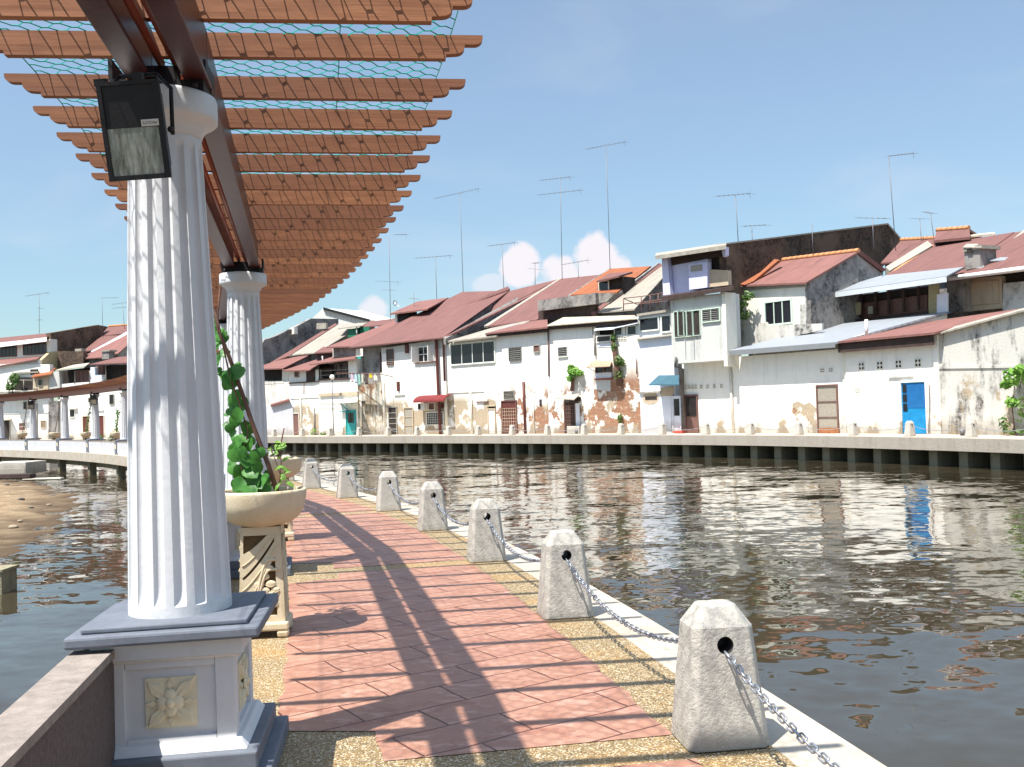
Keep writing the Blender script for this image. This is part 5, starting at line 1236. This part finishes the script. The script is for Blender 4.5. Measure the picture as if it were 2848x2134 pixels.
a, b, z0, z1 = h.rect(C_, 1395, 990, 1680, 1055, -.9)
mb = MB(); n = 6; vs = []
for i in range(n+1): an = R(90*i/n); y_ = -.05-.95*math.sin(an); zz_ = z0+(z1-z0)*math.cos(an); vs += [(a+.0, y_, zz_), (b, y_, zz_)]
mb.add(vs, [(2*i, 2*i+1, 2*i+3, 2*i+2) for i in range(n)]); aw = mb.build('awning', MT['redawn'], h.e); sm_ = aw.modifiers.new('s', 'SOLIDIFY'); sm_.thickness = .05
ac = h.box(C_, 1425, 1068, 1490, 1130, -.55, -.05, 'white2', 'air_conditioner'); h.box(C_, 1432, 1075, 1455, 1122, -.56, -.551, 'recess', 'fan_grille', ac)
h.win(C_, 1495, 1068, 1588, 1125, 0, 'pane', 1, 1, 'pipe', glass='brownpaint'); h.win(C_, 1518, 1152, 1668, 1262, 0, 'grille', 1, 1, 'white'); h.box(C_, 1645, 1072, 1672, 1110, -.08, -.01, 'maroonpaint', 'meter_box')
h.door(C_, 1172, 1105, 1240, 1355, 'recess', fr='coping', bars=5); h.door(C_, 1316, 1112, 1390, 1355, 'mesh', fr='beige', bars=3)
h.box(C_, 1236, 868, 1254, 955, -.14, -.01, 'maroonpaint', 'lamp_bracket'); h.box(C_, 1208, 985, 1308, 992, -.1, -.002, 'white2', 'lintel')
# raised vent roof on the ridge
h.roof(C_, (1175, 240), (1520, 196), (1715, 92), (1430, 128), 4.4, 8., MT['roof2'], None, back=False, th=.12, name='vent_roof')
h.wall(C_, [(1235, 318), (1350, 300), (1350, 220), (1235, 248)], MT['recess'], 4.9, .9, 'vent_opening'); h.wall(C_, [(1222, 322), (1240, 320), (1240, 245), (1222, 250)], MT['white2'], 4.8, .2, 'vent_post')
h.tube(C_, [(1212, 135, 5.0), (1272, 188, 5.0)], .03, 'white', 'roof_bracket')
mb = MB(); c0 = h.p(C_(1222, 142), 4.95); mb.tube([c0+Vector((.22*math.cos(R(30*q)), 0, .22*math.sin(R(30*q)))) for q in range(12)], .03, 5, True); mb.build('dish_ring', MT['antenna'], h.e)

# ---- rough walled house with washing
h = Bld('house', 'narrow house with rough mouldy lower wall and dark open upper room', C_(878, 1370)[0], C_(1112, 1370)[0])
h.vwall(C_, 878, 1112, 905, 870, 1370, plaster('mouldy old rubble wall', (.60, .56, .48), .95, (.07, .065, .05), brick=(2.0, 5.2, .3), sand=(0, 4, .5), smin=.36, smax=.6), 0, .4, zb=-.05)
h.vwall(C_, 862, 1102, 566, 552, 790, MT['white2'], .6, .4, 'upper_wall'); h.wall(C_, [(862, 905), (1108, 880), (1108, 785), (862, 790)], MT['greydark'], .1, .5, 'ledge_wall')
w_ = h.win(C_, 868, 630, 1052, 780, .6, 'pane', 1, 1, 'pipe', glass='recess', fw=.07); h.box(C_, 870, 640, 908, 778, .5, .56, 'teal', 'green_door', w_); h.box(C_, 945, 640, 965, 776, .5, .56, 'mesh', 'curtain', w_)
h.roof(C_, (588, 548), (865, 538), (1330, 285), (1222, 302), .2, 6.2, MT['roof2'], MT['greydark'], .7)
h.roof(C_, (905, 365), (1230, 330), (1228, 285), (985, 312), 6.3, 8.5, MT['roof'], None, back=False)
h.tube(C_, [(905, 990), (910, 1285)], .09, 'pipe', 'drainpipe'); h.tube(C_, [(1088, 600, .4), (1095, 790, .3)], .07, 'maroonpaint', 'downpipe'); h.tube(C_, [(1098, 790, .2), (1112, 880, -.1), (1135, 1370, -.1)], .10, 'pipe', 'drainpipe')
h.box(C_, 912, 1045, 945, 1068, -.03, -.01, 'recess', 'vent_slot')
# washing pole with clothes
q0, q1 = h.p(C_(680, 788), -1.2), h.p(C_(1080, 798), -1.2)
toW = lambda q: h.O+h.ex*q.x+h.ey*q.y+Vector((0, 0, q.z))
o = empty('washing_pole', toW(q0), math.atan2(h.ex.y, h.ex.x), label='horizontal red brown washing pole jutting along the mouldy house', cat='pole')
mb = MB(); mb.tube([(0, 0, 0), q1-q0], .035, 6); mb.build('pole', MT['maroonpaint'], o); mb = MB(); mb.tube([q1-q0+Vector((-1.2, 0, 0)), h.p(C_(878, 930), 0)-q0], .02, 5); mb.tube([q1-q0, q1-q0+Vector((0, 1.3, -.2))], .03, 5); mb.build('strut', MT['maroonpaint'], o)
for (x0, x1, y1, c_, lab) in ((812, 840, 872, (.55, .42, .50), 'pale pink cloth hanging on the washing pole'), (845, 875, 880, (.40, .55, .62), 'light blue cloth hanging on the washing pole'), (878, 905, 905, (.28, .48, .42), 'sea green garment hanging on the washing pole'),
                              (908, 932, 885, (.55, .55, .45), 'cream garment hanging on the washing pole'), (938, 975, 890, (.10, .07, .06), 'dark brown garment hanging on the washing pole'), (980, 1010, 832, (.85, .62, .02), 'bright yellow cloth hanging on the washing pole'), (1020, 1060, 862, (.62, .58, .50), 'off white cloth at the right end of the washing pole')):
    a = h.p(C_(x0, 795), -1.2); b = h.p(C_(x1, y1), -1.2); mb = MB(); nx_, nz_ = 6, 6; vs = []
    for i in range(nz_+1):
        for j in range(nx_+1): vs.append(((b.x-a.x)*j/nx_*(1+.1*i/nz_), .05*math.sin(j*1.7+i*.3), (b.z-a.z)*i/nz_+.04*math.sin(j*2)*(i/nz_)))
    mb.add(vs, [(i*(nx_+1)+j, i*(nx_+1)+j+1, (i+1)*(nx_+1)+j+1, (i+1)*(nx_+1)+j) for i in range(nz_) for j in range(nx_)], True)
    o = mb.build('hanging_cloth', flat('cloth '+lab[:12], c_, .9, .12, 8), loc=toW(a)); o.rotation_euler = (0, 0, math.atan2(h.ex.y, h.ex.x)); tag(o, lab, 'laundry', 'washing hung on the pole'); m_ = o.modifiers.new('s', 'SOLIDIFY'); m_.thickness = .015
# ---- teal door house with lattice balcony
h = Bld('house', 'white house with teal door, cream awning and timber lattice balcony', C_(518, 1370)[0], C_(878, 1370)[0])
h.vwall(C_, 518, 880, 850, 845, 1370, MT['white'], 0, .4, zb=-.05)
h.box(C_, 518, 968, 874, 996, -.14, -.002, 'beige', 'ledge')
h.wall(C_, [(518, 848), (795, 835), (795, 690), (518, 712)], MT['recess'], .8, .3, 'balcony_back'); h.vwall(C_, 792, 868, 672, 655, 850, MT['white'], .0, .9, 'upper_wall'); h.wall(C_, [(660, 640), (862, 625), (862, 548), (660, 560)], MT['greydark'], 1.2, .4, 'gable_wall'); h.wall(C_, [(648, 640), (662, 640), (662, 560), (648, 562)], MT['white2'], 1.1, .2, 'gable_post')
for x_ in (525, 640, 682, 728, 785): h.tube(C_, [(x_, 705, .05), (x_, 845, .05)], .04, 'soffit', 'balcony_post')
mb = MB()
for y_ in (760, 800): mb.tube([h.p(C_(520, y_+12), .04), h.p(C_(792, y_-8), .04)], .03, 5)
mb.build('balcony_rail', MT['coping'], h.e); h.wall(C_, [(515, 858), (795, 850), (795, 832), (515, 840)], MT['soffit'], -.1, .2, 'balcony_floor')
h.wall(C_, [(522, 830), (640, 825), (640, 740), (522, 745)], MT['soffit'], .3, .05, 'lattice')
h.roof(C_, (428, 708), (862, 652), (862, 618), (640, 640), -.7, 1.3, MT['roof2'], None, back=False)
h.tube(C_, [(552, 632, .2), (556, 695, .2)], .05, 'white', 'flue_pipe')
rows = [(540+q*26, 1062, 552+q*26, 1080) for q in range(7)]+[(540+q*24, 1106, 551+q*24, 1122) for q in range(9)]
h.vents(C_, rows)
h.door(C_, 780, 1138, 860, 1368, 'teal', fr='teal', upper=('glass', .12, .82, .5, .92)); h.poly3(C_, [(705, 1062, -1.5), (872, 1052, -1.2), (878, 1012, -.05), (700, 1035, -.05)], MT['cream'], .05, 'awning')
h.tube(C_, [(720, 1070, -1.4), (775, 1120, -.05)], .04, 'teal', 'awning_strut'); h.tube(C_, [(868, 1060, -1.1), (812, 1068, -1.2)], .03, 'teal', 'awning_strut'); h.tube(C_, [(775, 1060, -.6), (782, 1138, -.06)], .03, 'teal', 'awning_strut'); h.box(C_, 705, 1138, 778, 1146, -.3, -.02, 'teal', 'shelf')
lp = h.p(C_(655, 1366), -.9); w = toW(lp) if False else h.O+h.ex*lp.x+h.ey*lp.y
o = empty('street_lamp', (w.x, w.y, 0), label='slim lamp post with a white globe before the teal door house', cat='street lamp'); top = h.p(C_(640, 845), -.9).z
mb = MB(); mb.tube([(0, 0, 0), (0, 0, top)], .05, 7, r2=.035); mb.lathe([(.12, 0), (.10, .12), (.06, .2)], 10); mb.build('post', MT['antenna'], o); mb = MB(); mb.ball((0, 0, top+.16), .2, 14); mb.build('globe', MT['white'], o)
# ---- arched door house
h = Bld('house', 'white house with narrow arched doorway and small maroon lean-to roof', C_(250, 1370)[0], C_(522, 1370)[0])
h.vwall(C_, 250, 524, 770, 755, 1370, MT['white_peel'], 0, .4, zb=-.05)
h.roof(C_, (185, 765), (432, 758), (660, 640), (480, 668), -.6, 2.6, MT['roof2'], MT['white2'], .3, back=False, zb=3.)
h.poly3(C_, [(430, 758, -.5), (505, 715, -.5), (660, 640, 1.5), (560, 665, 1.5)], MT['roof'], .1)
h.roof(C_, (480, 600), (655, 590), (655, 558), (560, 545), 1.5, 3.5, MT['roof'], MT['soffit'], 1.8, back=False, zb=4.)
h.win(C_, 304, 770, 336, 822, 0, 'pane', 1, 1, 'coping', glass='brownpaint'); h.box(C_, 402, 758, 482, 870, -.06, -.004, 'soffit', 'loft_door'); h.box(C_, 240, 868, 515, 878, -.12, -.002, 'soffit', 'ledge'); h.box(C_, 255, 1012, 520, 1020, -.06, -.002, 'white2', 'string_course')
h.door(C_, 292, 1162, 342, 1370, 'brownpaint', fr='pipe')
a, b, z0, z1 = h.rect(C_, 284, 1120, 336, 1150); mb = MB(); mb.prism([(a, -.03, z0)]+[((a+b)/2-(b-a)/2*math.cos(R(18*q)), -.03, z0+(z1-z0)*math.sin(R(18*q))) for q in range(1, 10)]+[(b, -.03, z0)], [(a, -.005, z0)]+[((a+b)/2-(b-a)/2*math.cos(R(18*q)), -.005, z0+(z1-z0)*math.sin(R(18*q))) for q in range(1, 10)]+[(b, -.005, z0)]); mb.build('fanlight', MT['coping'], h.e)
h.tube(C_, [(350, 1008), (362, 1370)], .06, 'pipe', 'drainpipe'); h.tube(C_, [(476, 1110), (482, 1370)], .05, 'greydark', 'drainpipe'); h.tube(C_, [(382, 880), (380, 985)], .03, 'brownpaint', 'downpipe')
h.bush(C_, [(465, 1335, 20, 35)], -.4, 30, .12, 'leaf2', 'weeds', 'pale weeds at the foot of the wall right of the arched doorway', 'plant', ([(465, 1370), (465, 1330)], .02)); h.bush(C_, [(560, 1352, 20, 16)], -.4, 40, .12, 'leaf3', 'weeds', 'low green weeds left of the globe lamp post', 'plant', ([(560, 1370), (560, 1350)], .02))
# ---- grey plastered end house
h = Bld('house', 'grey plastered end house with open loft beside the second column', C_(-90, 1370)[0], C_(250, 1370)[0])
h.vwall(C_, -90, 255, 872, 868, 1370, MT['white_dirty'], 0.02, .4, zb=-.05)
h.wall(C_, [(-90, 1372), (282, 1370), (280, 1100), (245, 1040), (75, 1088), (-90, 1110)], plaster('grey plaster', (.52, .52, .55), .5, (.2, .2, .22)), -.12, .14, 'lean_to_wall')
h.wall(C_, [(-90, 862), (182, 860), (182, 750), (-90, 760)], MT['recess'], .6, .3, 'loft_opening'); h.wall(C_, [(180, 870), (240, 870), (240, 760), (182, 750)], MT['white2'], .1, .3, 'loft_wall'); h.wall(C_, [(-90, 900), (200, 880), (200, 860), (-90, 865)], MT['white_dirty'], .0, .4, 'loft_sill')
h.roof(C_, (-90, 752), (192, 742), (482, 598), (220, 640), -.5, 3.2, MT['roof2'], MT['greydark'], 1., back=False, zb=4.)
h.poly3(C_, [(75, 1090, -.4), (250, 1040, -.4), (245, 1022, .1), (75, 1072, .1)], MT['maroonpaint'], .06, 'lean_to_roof')
h.roof(C_, (262, 620), (505, 598), (965, 322), (690, 342), 2.4, 9., MT['roofgrey'], MT['greydark'], 2.8)
h.poly3(C_, [(60, 700, 1.8), (262, 618, 2.3), (690, 338, 8.9), (668, 330, 8.9)], MT['roof'], .1, 'verge')
# ---- green shed dormer
h.wall(C_, [(788, 460), (880, 448), (880, 372), (788, 385)], MT['green'], 6.0, .1, 'tarpaulin'); h.wall(C_, [(880, 448), (985, 400), (985, 360), (880, 372)], MT['green'], 6.2, .1, 'tarpaulin'); h.tube(C_, [(868, 365, 5.9), (872, 445, 5.9)], .07, 'pipe', 'post')
h.poly3(C_, [(690, 378, 5.7), (900, 352, 5.7), (990, 355, 7.5), (760, 335, 7.5)], MT['roofgrey'], .08, 'shed_roof')
# ---- big weathered gable behind
h = Bld('building', 'tall weathered grey gable with a dark roof rising behind the left houses', C_(-90, 1370)[0], C_(700, 1370)[0], 'building')
h.xwall(C_, (30, 700, 2.4), [(-30, 560), (20, 480), (120, 450), (210, 405), (265, 385), (450, 285), (700, 290), (700, 338), (265, 618), (30, 715), (-30, 720)], MT['greydark'], .6)
h.wall(C_, [(440, 300), (560, 190), (980, 300), (930, 335), (690, 340), (450, 300)], MT['grey'], 12.4, 5, 'gable_wall'); h.wall(C_, [(498, 385), (585, 380), (585, 325), (498, 330)], MT['coping'], 7.5, .2, 'blocked_window')
h.poly3(C_, [(560, 182, 12.1), (990, 293, 12.1), (975, 300, 17.), (570, 190, 17.)], MT['plate'], .25, 'roof'); h.box(C_, 262, 365, 292, 430, 5.3, 5.7, 'white2', 'stub_pillar'); h.wall(C_, [(222, 425), (262, 425), (262, 385), (222, 390)], MT['recess'], 4.9, .1, 'opening')

# ---- houses beyond the left end of the promenade
h = Bld('house', 'big white corner house with dark strip windows and sooty side wall at upper left', D_(-60, 1170)[0], D_(388, 1170)[0])
h.vwall(D_, -60, 386, 428, 395, 560, MT['white2'], 1.8, 1.0, 'upper_wall'); h.vwall(D_, -60, 386, 590, 590, 1170, MT['white'], 0, .5, zb=-.05)
h.roof(D_, (-60, 432), (360, 380), (392, 348), (-60, 392), 1.2, 4., MT['roof'], None, back=False, th=.1)
h.poly3(D_, [(-60, 440, 1.05), (358, 388, 1.05), (358, 380, 1.3), (-60, 430, 1.3)], MT['white'], .35, 'gutter')
h.win(D_, -40, 448, 128, 530, 1.8, 'pane', 6, 1, 'brownpaint'); h.win(D_, 183, 430, 356, 512, 1.8, 'pane', 6, 1, 'brownpaint')
h.xwall(D_, (388, 450, 2.0), [(390, 350), (755, 287), (832, 302), (800, 340), (700, 500), (640, 610), (450, 640), (392, 520)], MT['black'], .6)
h.roof(D_, (-60, 612), (285, 548), (318, 528), (-60, 555), -.3, 1.7, MT['roof2'], None, back=False); h.vwall(D_, -60, 300, 600, 555, 820, MT['grey'], .02, .3, 'middle_wall')
h.wall(D_, [(112, 790), (252, 788), (252, 690), (112, 690)], MT['recess'], -.02, .01, 'opening'); h.wall(D_, [(-60, 822), (255, 815), (255, 795), (-60, 800)], MT['coping'], -.9, .9, 'balcony_floor'); h.box(D_, 95, 648, 292, 660, -.2, 0, 'coping', 'shelf'); h.box(D_, 232, 628, 292, 668, -.05, 0, 'recess', 'window'); h.tube(D_, [(95, 712, -.8), (255, 712, -.8)], .04, 'coping', 'rail'); h.tube(D_, [(182, 712, -.8), (182, 790, -.8)], .04, 'coping', 'rail_post')
h.xwall(D_, (320, 600, .5), [(318, 560), (388, 495), (445, 488), (448, 640), (320, 660)], plaster('ochre render', (.52, .42, .24), .4), .4, 'yellow_wall')
h.vwall(D_, 255, 370, 690, 670, 830, MT['beige'], -.4, .5, 'turret_wall'); h.wall(D_, [(365, 668), (458, 640), (458, 800), (368, 820)], MT['grey'], -.3, .5, 'turret_side'); h.roof(D_, (240, 688), (395, 662), (428, 618), (305, 628), -.8, .9, MT['rooforange'], None, back=False); h.win(D_, 300, 708, 325, 755, -.4, 'pane', 1, 1, 'coping')
h.wall(D_, [(372, 1170), (446, 1170), (446, 870), (372, 870)], MT['greydark'], -.3, .3, 'mossy_pier')
h.door(D_, 22, 1022, 76, 1170, 'recess', fr='coping'); h.win(D_, 150, 1042, 198, 1098, 0, 'pane', 1, 2, 'pipe', glass='brownpaint'); h.win(D_, 186, 882, 208, 932, 0, 'pane', 1, 1, 'coping'); h.win(D_, 318, 1025, 352, 1075, 0, 'grille', 1, 1, 'beige', glass='mesh'); h.tube(D_, [(282, 890), (285, 1170)], .06, 'coping', 'drainpipe'); h.box(D_, -60, 962, 372, 970, -.05, -.002, 'white2', 'string_course'); h.poly3(D_, [(2, 1020, -.9), (80, 1015, -.9), (80, 992, -.1), (20, 998, -.1)], MT['coping'], .05, 'awning')
h.bush(D_, [(95, 730, 42, 55), (110, 690, 30, 35), (75, 770, 25, 20), (120, 830, 60, 8)], -1.0, 120, .22, 'leaf3', 'potted_tree', 'bushy green plant on the balcony of the left corner house', 'plant', ([(95, 815), (97, 740)], .05))
h = Bld('house', 'white house with dark verandah and stepped maroon roofs between the distant columns', D_(446, 1170)[0], D_(1060, 1170)[0])
h.vwall(D_, 446, 1060, 742, 700, 1170, MT['white'], 0, .5, zb=-.05)
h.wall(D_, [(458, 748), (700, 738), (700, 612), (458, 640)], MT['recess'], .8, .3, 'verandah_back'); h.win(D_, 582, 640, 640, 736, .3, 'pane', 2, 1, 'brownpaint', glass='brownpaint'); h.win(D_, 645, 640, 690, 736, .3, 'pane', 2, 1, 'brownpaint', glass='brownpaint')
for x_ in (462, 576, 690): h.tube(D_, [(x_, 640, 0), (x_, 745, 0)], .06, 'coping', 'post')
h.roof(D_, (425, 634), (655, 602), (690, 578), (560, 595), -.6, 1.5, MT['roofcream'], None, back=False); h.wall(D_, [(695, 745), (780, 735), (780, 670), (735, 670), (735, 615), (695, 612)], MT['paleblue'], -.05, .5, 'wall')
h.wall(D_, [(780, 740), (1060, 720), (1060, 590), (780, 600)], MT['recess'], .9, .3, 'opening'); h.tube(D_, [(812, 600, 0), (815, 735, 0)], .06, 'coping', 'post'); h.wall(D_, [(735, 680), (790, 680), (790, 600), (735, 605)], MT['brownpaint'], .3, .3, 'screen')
h.roof(D_, (688, 590), (1060, 572), (1060, 520), (900, 535), -.5, 2.2, MT['roof'], None, back=False); h.roof(D_, (602, 546), (880, 530), (1200, 250), (985, 362), 2.4, 9., MT['roof2'], MT['greydark'], 3.); h.poly3(D_, [(700, 490, 4.), (720, 498, 4.), (1000, 345, 9.1), (990, 330, 9.1)], MT['paleblue'], .25, 'verge'); h.roof(D_, (775, 370), (980, 350), (1060, 285), (835, 300), 9.5, 12., MT['roof'], MT['greydark'], 9.8, 'ridge'); h.roof(D_, (636, 490), (800, 470), (960, 365), (780, 372), 5., 9.3, MT['roof'], MT['greydark'], 5.3, back=False)
h.wall(D_, [(440, 620), (640, 600), (640, 490), (445, 488)], MT['black'], 2.2, .5, 'sooty_wall'); c_ = h.box(D_, 783, 492, 838, 550, 1.8, 2.6, MT['greydark'], 'chimney'); h.box(D_, 778, 480, 843, 492, 1.7, 2.7, 'coping', 'chimney_cap', c_)
h.box(D_, 575, 470, 625, 490, 2.2, 2.8, 'coping', 'water_tank')
h.win(D_, 540, 938, 576, 994, 0, 'pane', 1, 1, 'white'); h.box(D_, 520, 922, 582, 934, -.25, -.01, 'white2', 'hood'); h.door(D_, 642, 992, 682, 1150, 'maroonpaint', fr='beige'); h.door(D_, 755, 985, 802, 1150, 'maroonpaint', fr='pipe'); h.win(D_, 846, 825, 876, 895, 0, 'pane', 1, 1, 'coping'); h.win(D_, 684, 850, 700, 880, 0, 'pane', 1, 1, 'coping'); h.box(D_, 752, 938, 792, 948, -.1, -.01, 'white2', 'lintel'); h.tube(D_, [(900, 880, -.4), (980, 870, -.4)], .05, 'coping', 'rail')

# ---- television antennas on the roofs
def antenna(z, mast, booms, label, t, B, tilt=0, els=True, r=.024):
    a, b = [B.p(z(*q), t) for q in mast]; b2 = Vector((a.x, a.y, b.z)); W = lambda q: B.O+B.ex*q.x+B.ey*q.y+Vector((0, 0, q.z))
    o = empty('television_antenna', W(b), math.atan2(B.ex.y, B.ex.x), label=label, cat='antenna', group='television antennas on the far roofs')
    mb = MB(); mb.tube([a-b, Vector((0, 0, -1.2))], r, 6); mb.build('mast', MT['antenna'], o)
    for (x0, y0, x1, y1, ne) in booms:
        p, q = B.p(z(x0, y0), t)-b, B.p(z(x1, y1), t)-b; mb = MB(); mb.tube([p, q], .013, 5); n = ne
        for i in range(n+1): c = p.lerp(q, i/n); L = .22+.14*i/n; mb.tube([c+Vector((-.05, -L, 0)), c+Vector((.05, L, 0))], .007, 4)
        if ne > 5: mb.tube([q+Vector((-.02, 0, -.3)), q+Vector((-.02, 0, .35))], .010, 4)
        mb.build('boom', MT['antenna'], o)
    return o
K9 = lambda x, y: (1400+x/3.687, 350+y/3.687); J_ = lambda x, y: (950+x/4.142, 500+y/4.142); L_ = lambda x, y: (2200+x/3.4136, 380+y/3.4136); F_ = lambda x, y: (x*1.288, y*1.288)
BD = {b.e['label']: b for b in BL}; bb = lambda k: [b for b in BL if k in b.e['label']][0]
antenna(J_, ((547, 660), (562, 1590)), ((615, 635, 745, 632, 6), (410, 1168, 650, 1180, 7), (480, 1270, 600, 1272, 4)), 'tall antenna with three arms just right of the pergola tip', 8, bb('biggest maroon'))
antenna(J_, ((1080, 885), (1098, 1362)), ((850, 905, 1255, 875, 9),), 'antenna with V braced arm above the vent roof', 8, bb('biggest maroon'))
antenna(J_, ((1363, 130), (1402, 1295)), ((1080, 215, 1580, 105, 10),), 'very tall antenna at the left end of the biggest maroon roof', 9, bb('biggest maroon'))
antenna(J_, ((1847, 740), (1870, 1225)), ((1690, 765, 1995, 725, 8),), 'antenna with a small dish on its mast left of the white cloud', 9, bb('biggest maroon'))
antenna(J_, ((832, 1290), (838, 1510)), ((790, 1365, 870, 1375, 4),), 'small cross shaped antenna on the raised vent roof', 6, bb('biggest maroon'))
antenna(K9, ((582, 540), (600, 1475)), ((385, 560, 685, 525, 8), (360, 710, 795, 660, 9)), 'tall antenna with two arms in front of the cloud', 8.4, bb('scrollwork'))
antenna(K9, ((1052, 195), (1095, 1470)), ((850, 240, 1250, 165, 9),), 'tallest antenna, rising above the right side of the cloud', 8.4, bb('orange clay'))
antenna(B_, ((795, 80), (793, 236)), ((755, 130, 830, 138, 4), (780, 92, 825, 85, 3)), 'small double antenna in front of the cloud', 9, bb('biggest maroon'))
antenna(B_, ((1125, 75), (1130, 205)), ((1010, 100, 1205, 65, 6),), 'short antenna right of the tall two armed one', 8.4, bb('scrollwork'))
antenna(F_, ((1588, 420), (1595, 520)), ((1548, 424, 1620, 418, 7),), 'antenna behind the sooty party wall', 4, bb('violet attic'))
antenna(F_, ((1623, 487), (1625, 517)), ((1605, 489, 1655, 486, 5),), 'short antenna beside the one behind the sooty wall', 4, bb('violet attic'))
antenna(L_, ((198, 830), (203, 920)), (), 'bare short mast on top of the sooty party wall', 4, bb('violet attic'))
antenna(L_, ((773, 770), (778, 850)), ((630, 772, 915, 778, 5),), 'low antenna near the peak of the sooty party wall', 5, bb('violet attic'))
antenna(L_, ((926, 185), (988, 900)), ((926, 187, 1165, 158, 7),), 'tall leaning antenna behind the peak of the sooty wall', 12, bb('rear maroon'))
antenna(L_, ((1222, 780), (1241, 975)), ((1150, 779, 1275, 782, 5),), 'antenna left of the raised vent hood at upper right', 15, bb('rear maroon'))
antenna(L_, ((1325, 730), (1366, 915)), ((1260, 715, 1345, 730, 4),), 'leaning antenna beside the raised vent hood at upper right', 14, bb('rear maroon'))
antenna(D_, ((302, 42), (300, 345)), ((200, 66, 370, 40, 8), (290, 160, 325, 160, 2), (285, 250, 320, 248, 2)), 'antenna on the left corner house', 4, bb('corner house'))
antenna(D_, ((783, 76), (790, 300)), ((783, 80, 900, 78, 5),), 'antenna near the peak of the left sooty wall', 9, bb('corner house'))
antenna(D_, ((940, 120), (962, 300)), ((860, 130, 975, 115, 5), (865, 160, 970, 150, 5)), 'double antenna beside the edge of the nearest column', 11, bb('stepped maroon'))
for (u, v, lab) in ((2677, 1212, 'small round ground spotlight left of the last far bollard'), (1604, 1207, 'small round ground spotlight near the dark timber door')):
    p = px_ground(u, v); o = empty('spotlight', (p.x, p.y, 0), label=lab, cat='spotlight', group='ground spotlights on the far walkway')
    mb = MB(); mb.ball((0, 0, .16), .13, 12); mb.build('lamp_head', MT['antenna'], o); mb = MB(); mb.lathe([(.1, 0), (.1, .03), (.03, .05), (.03, .1)], 10); mb.build('stand', MT['plate'], o)
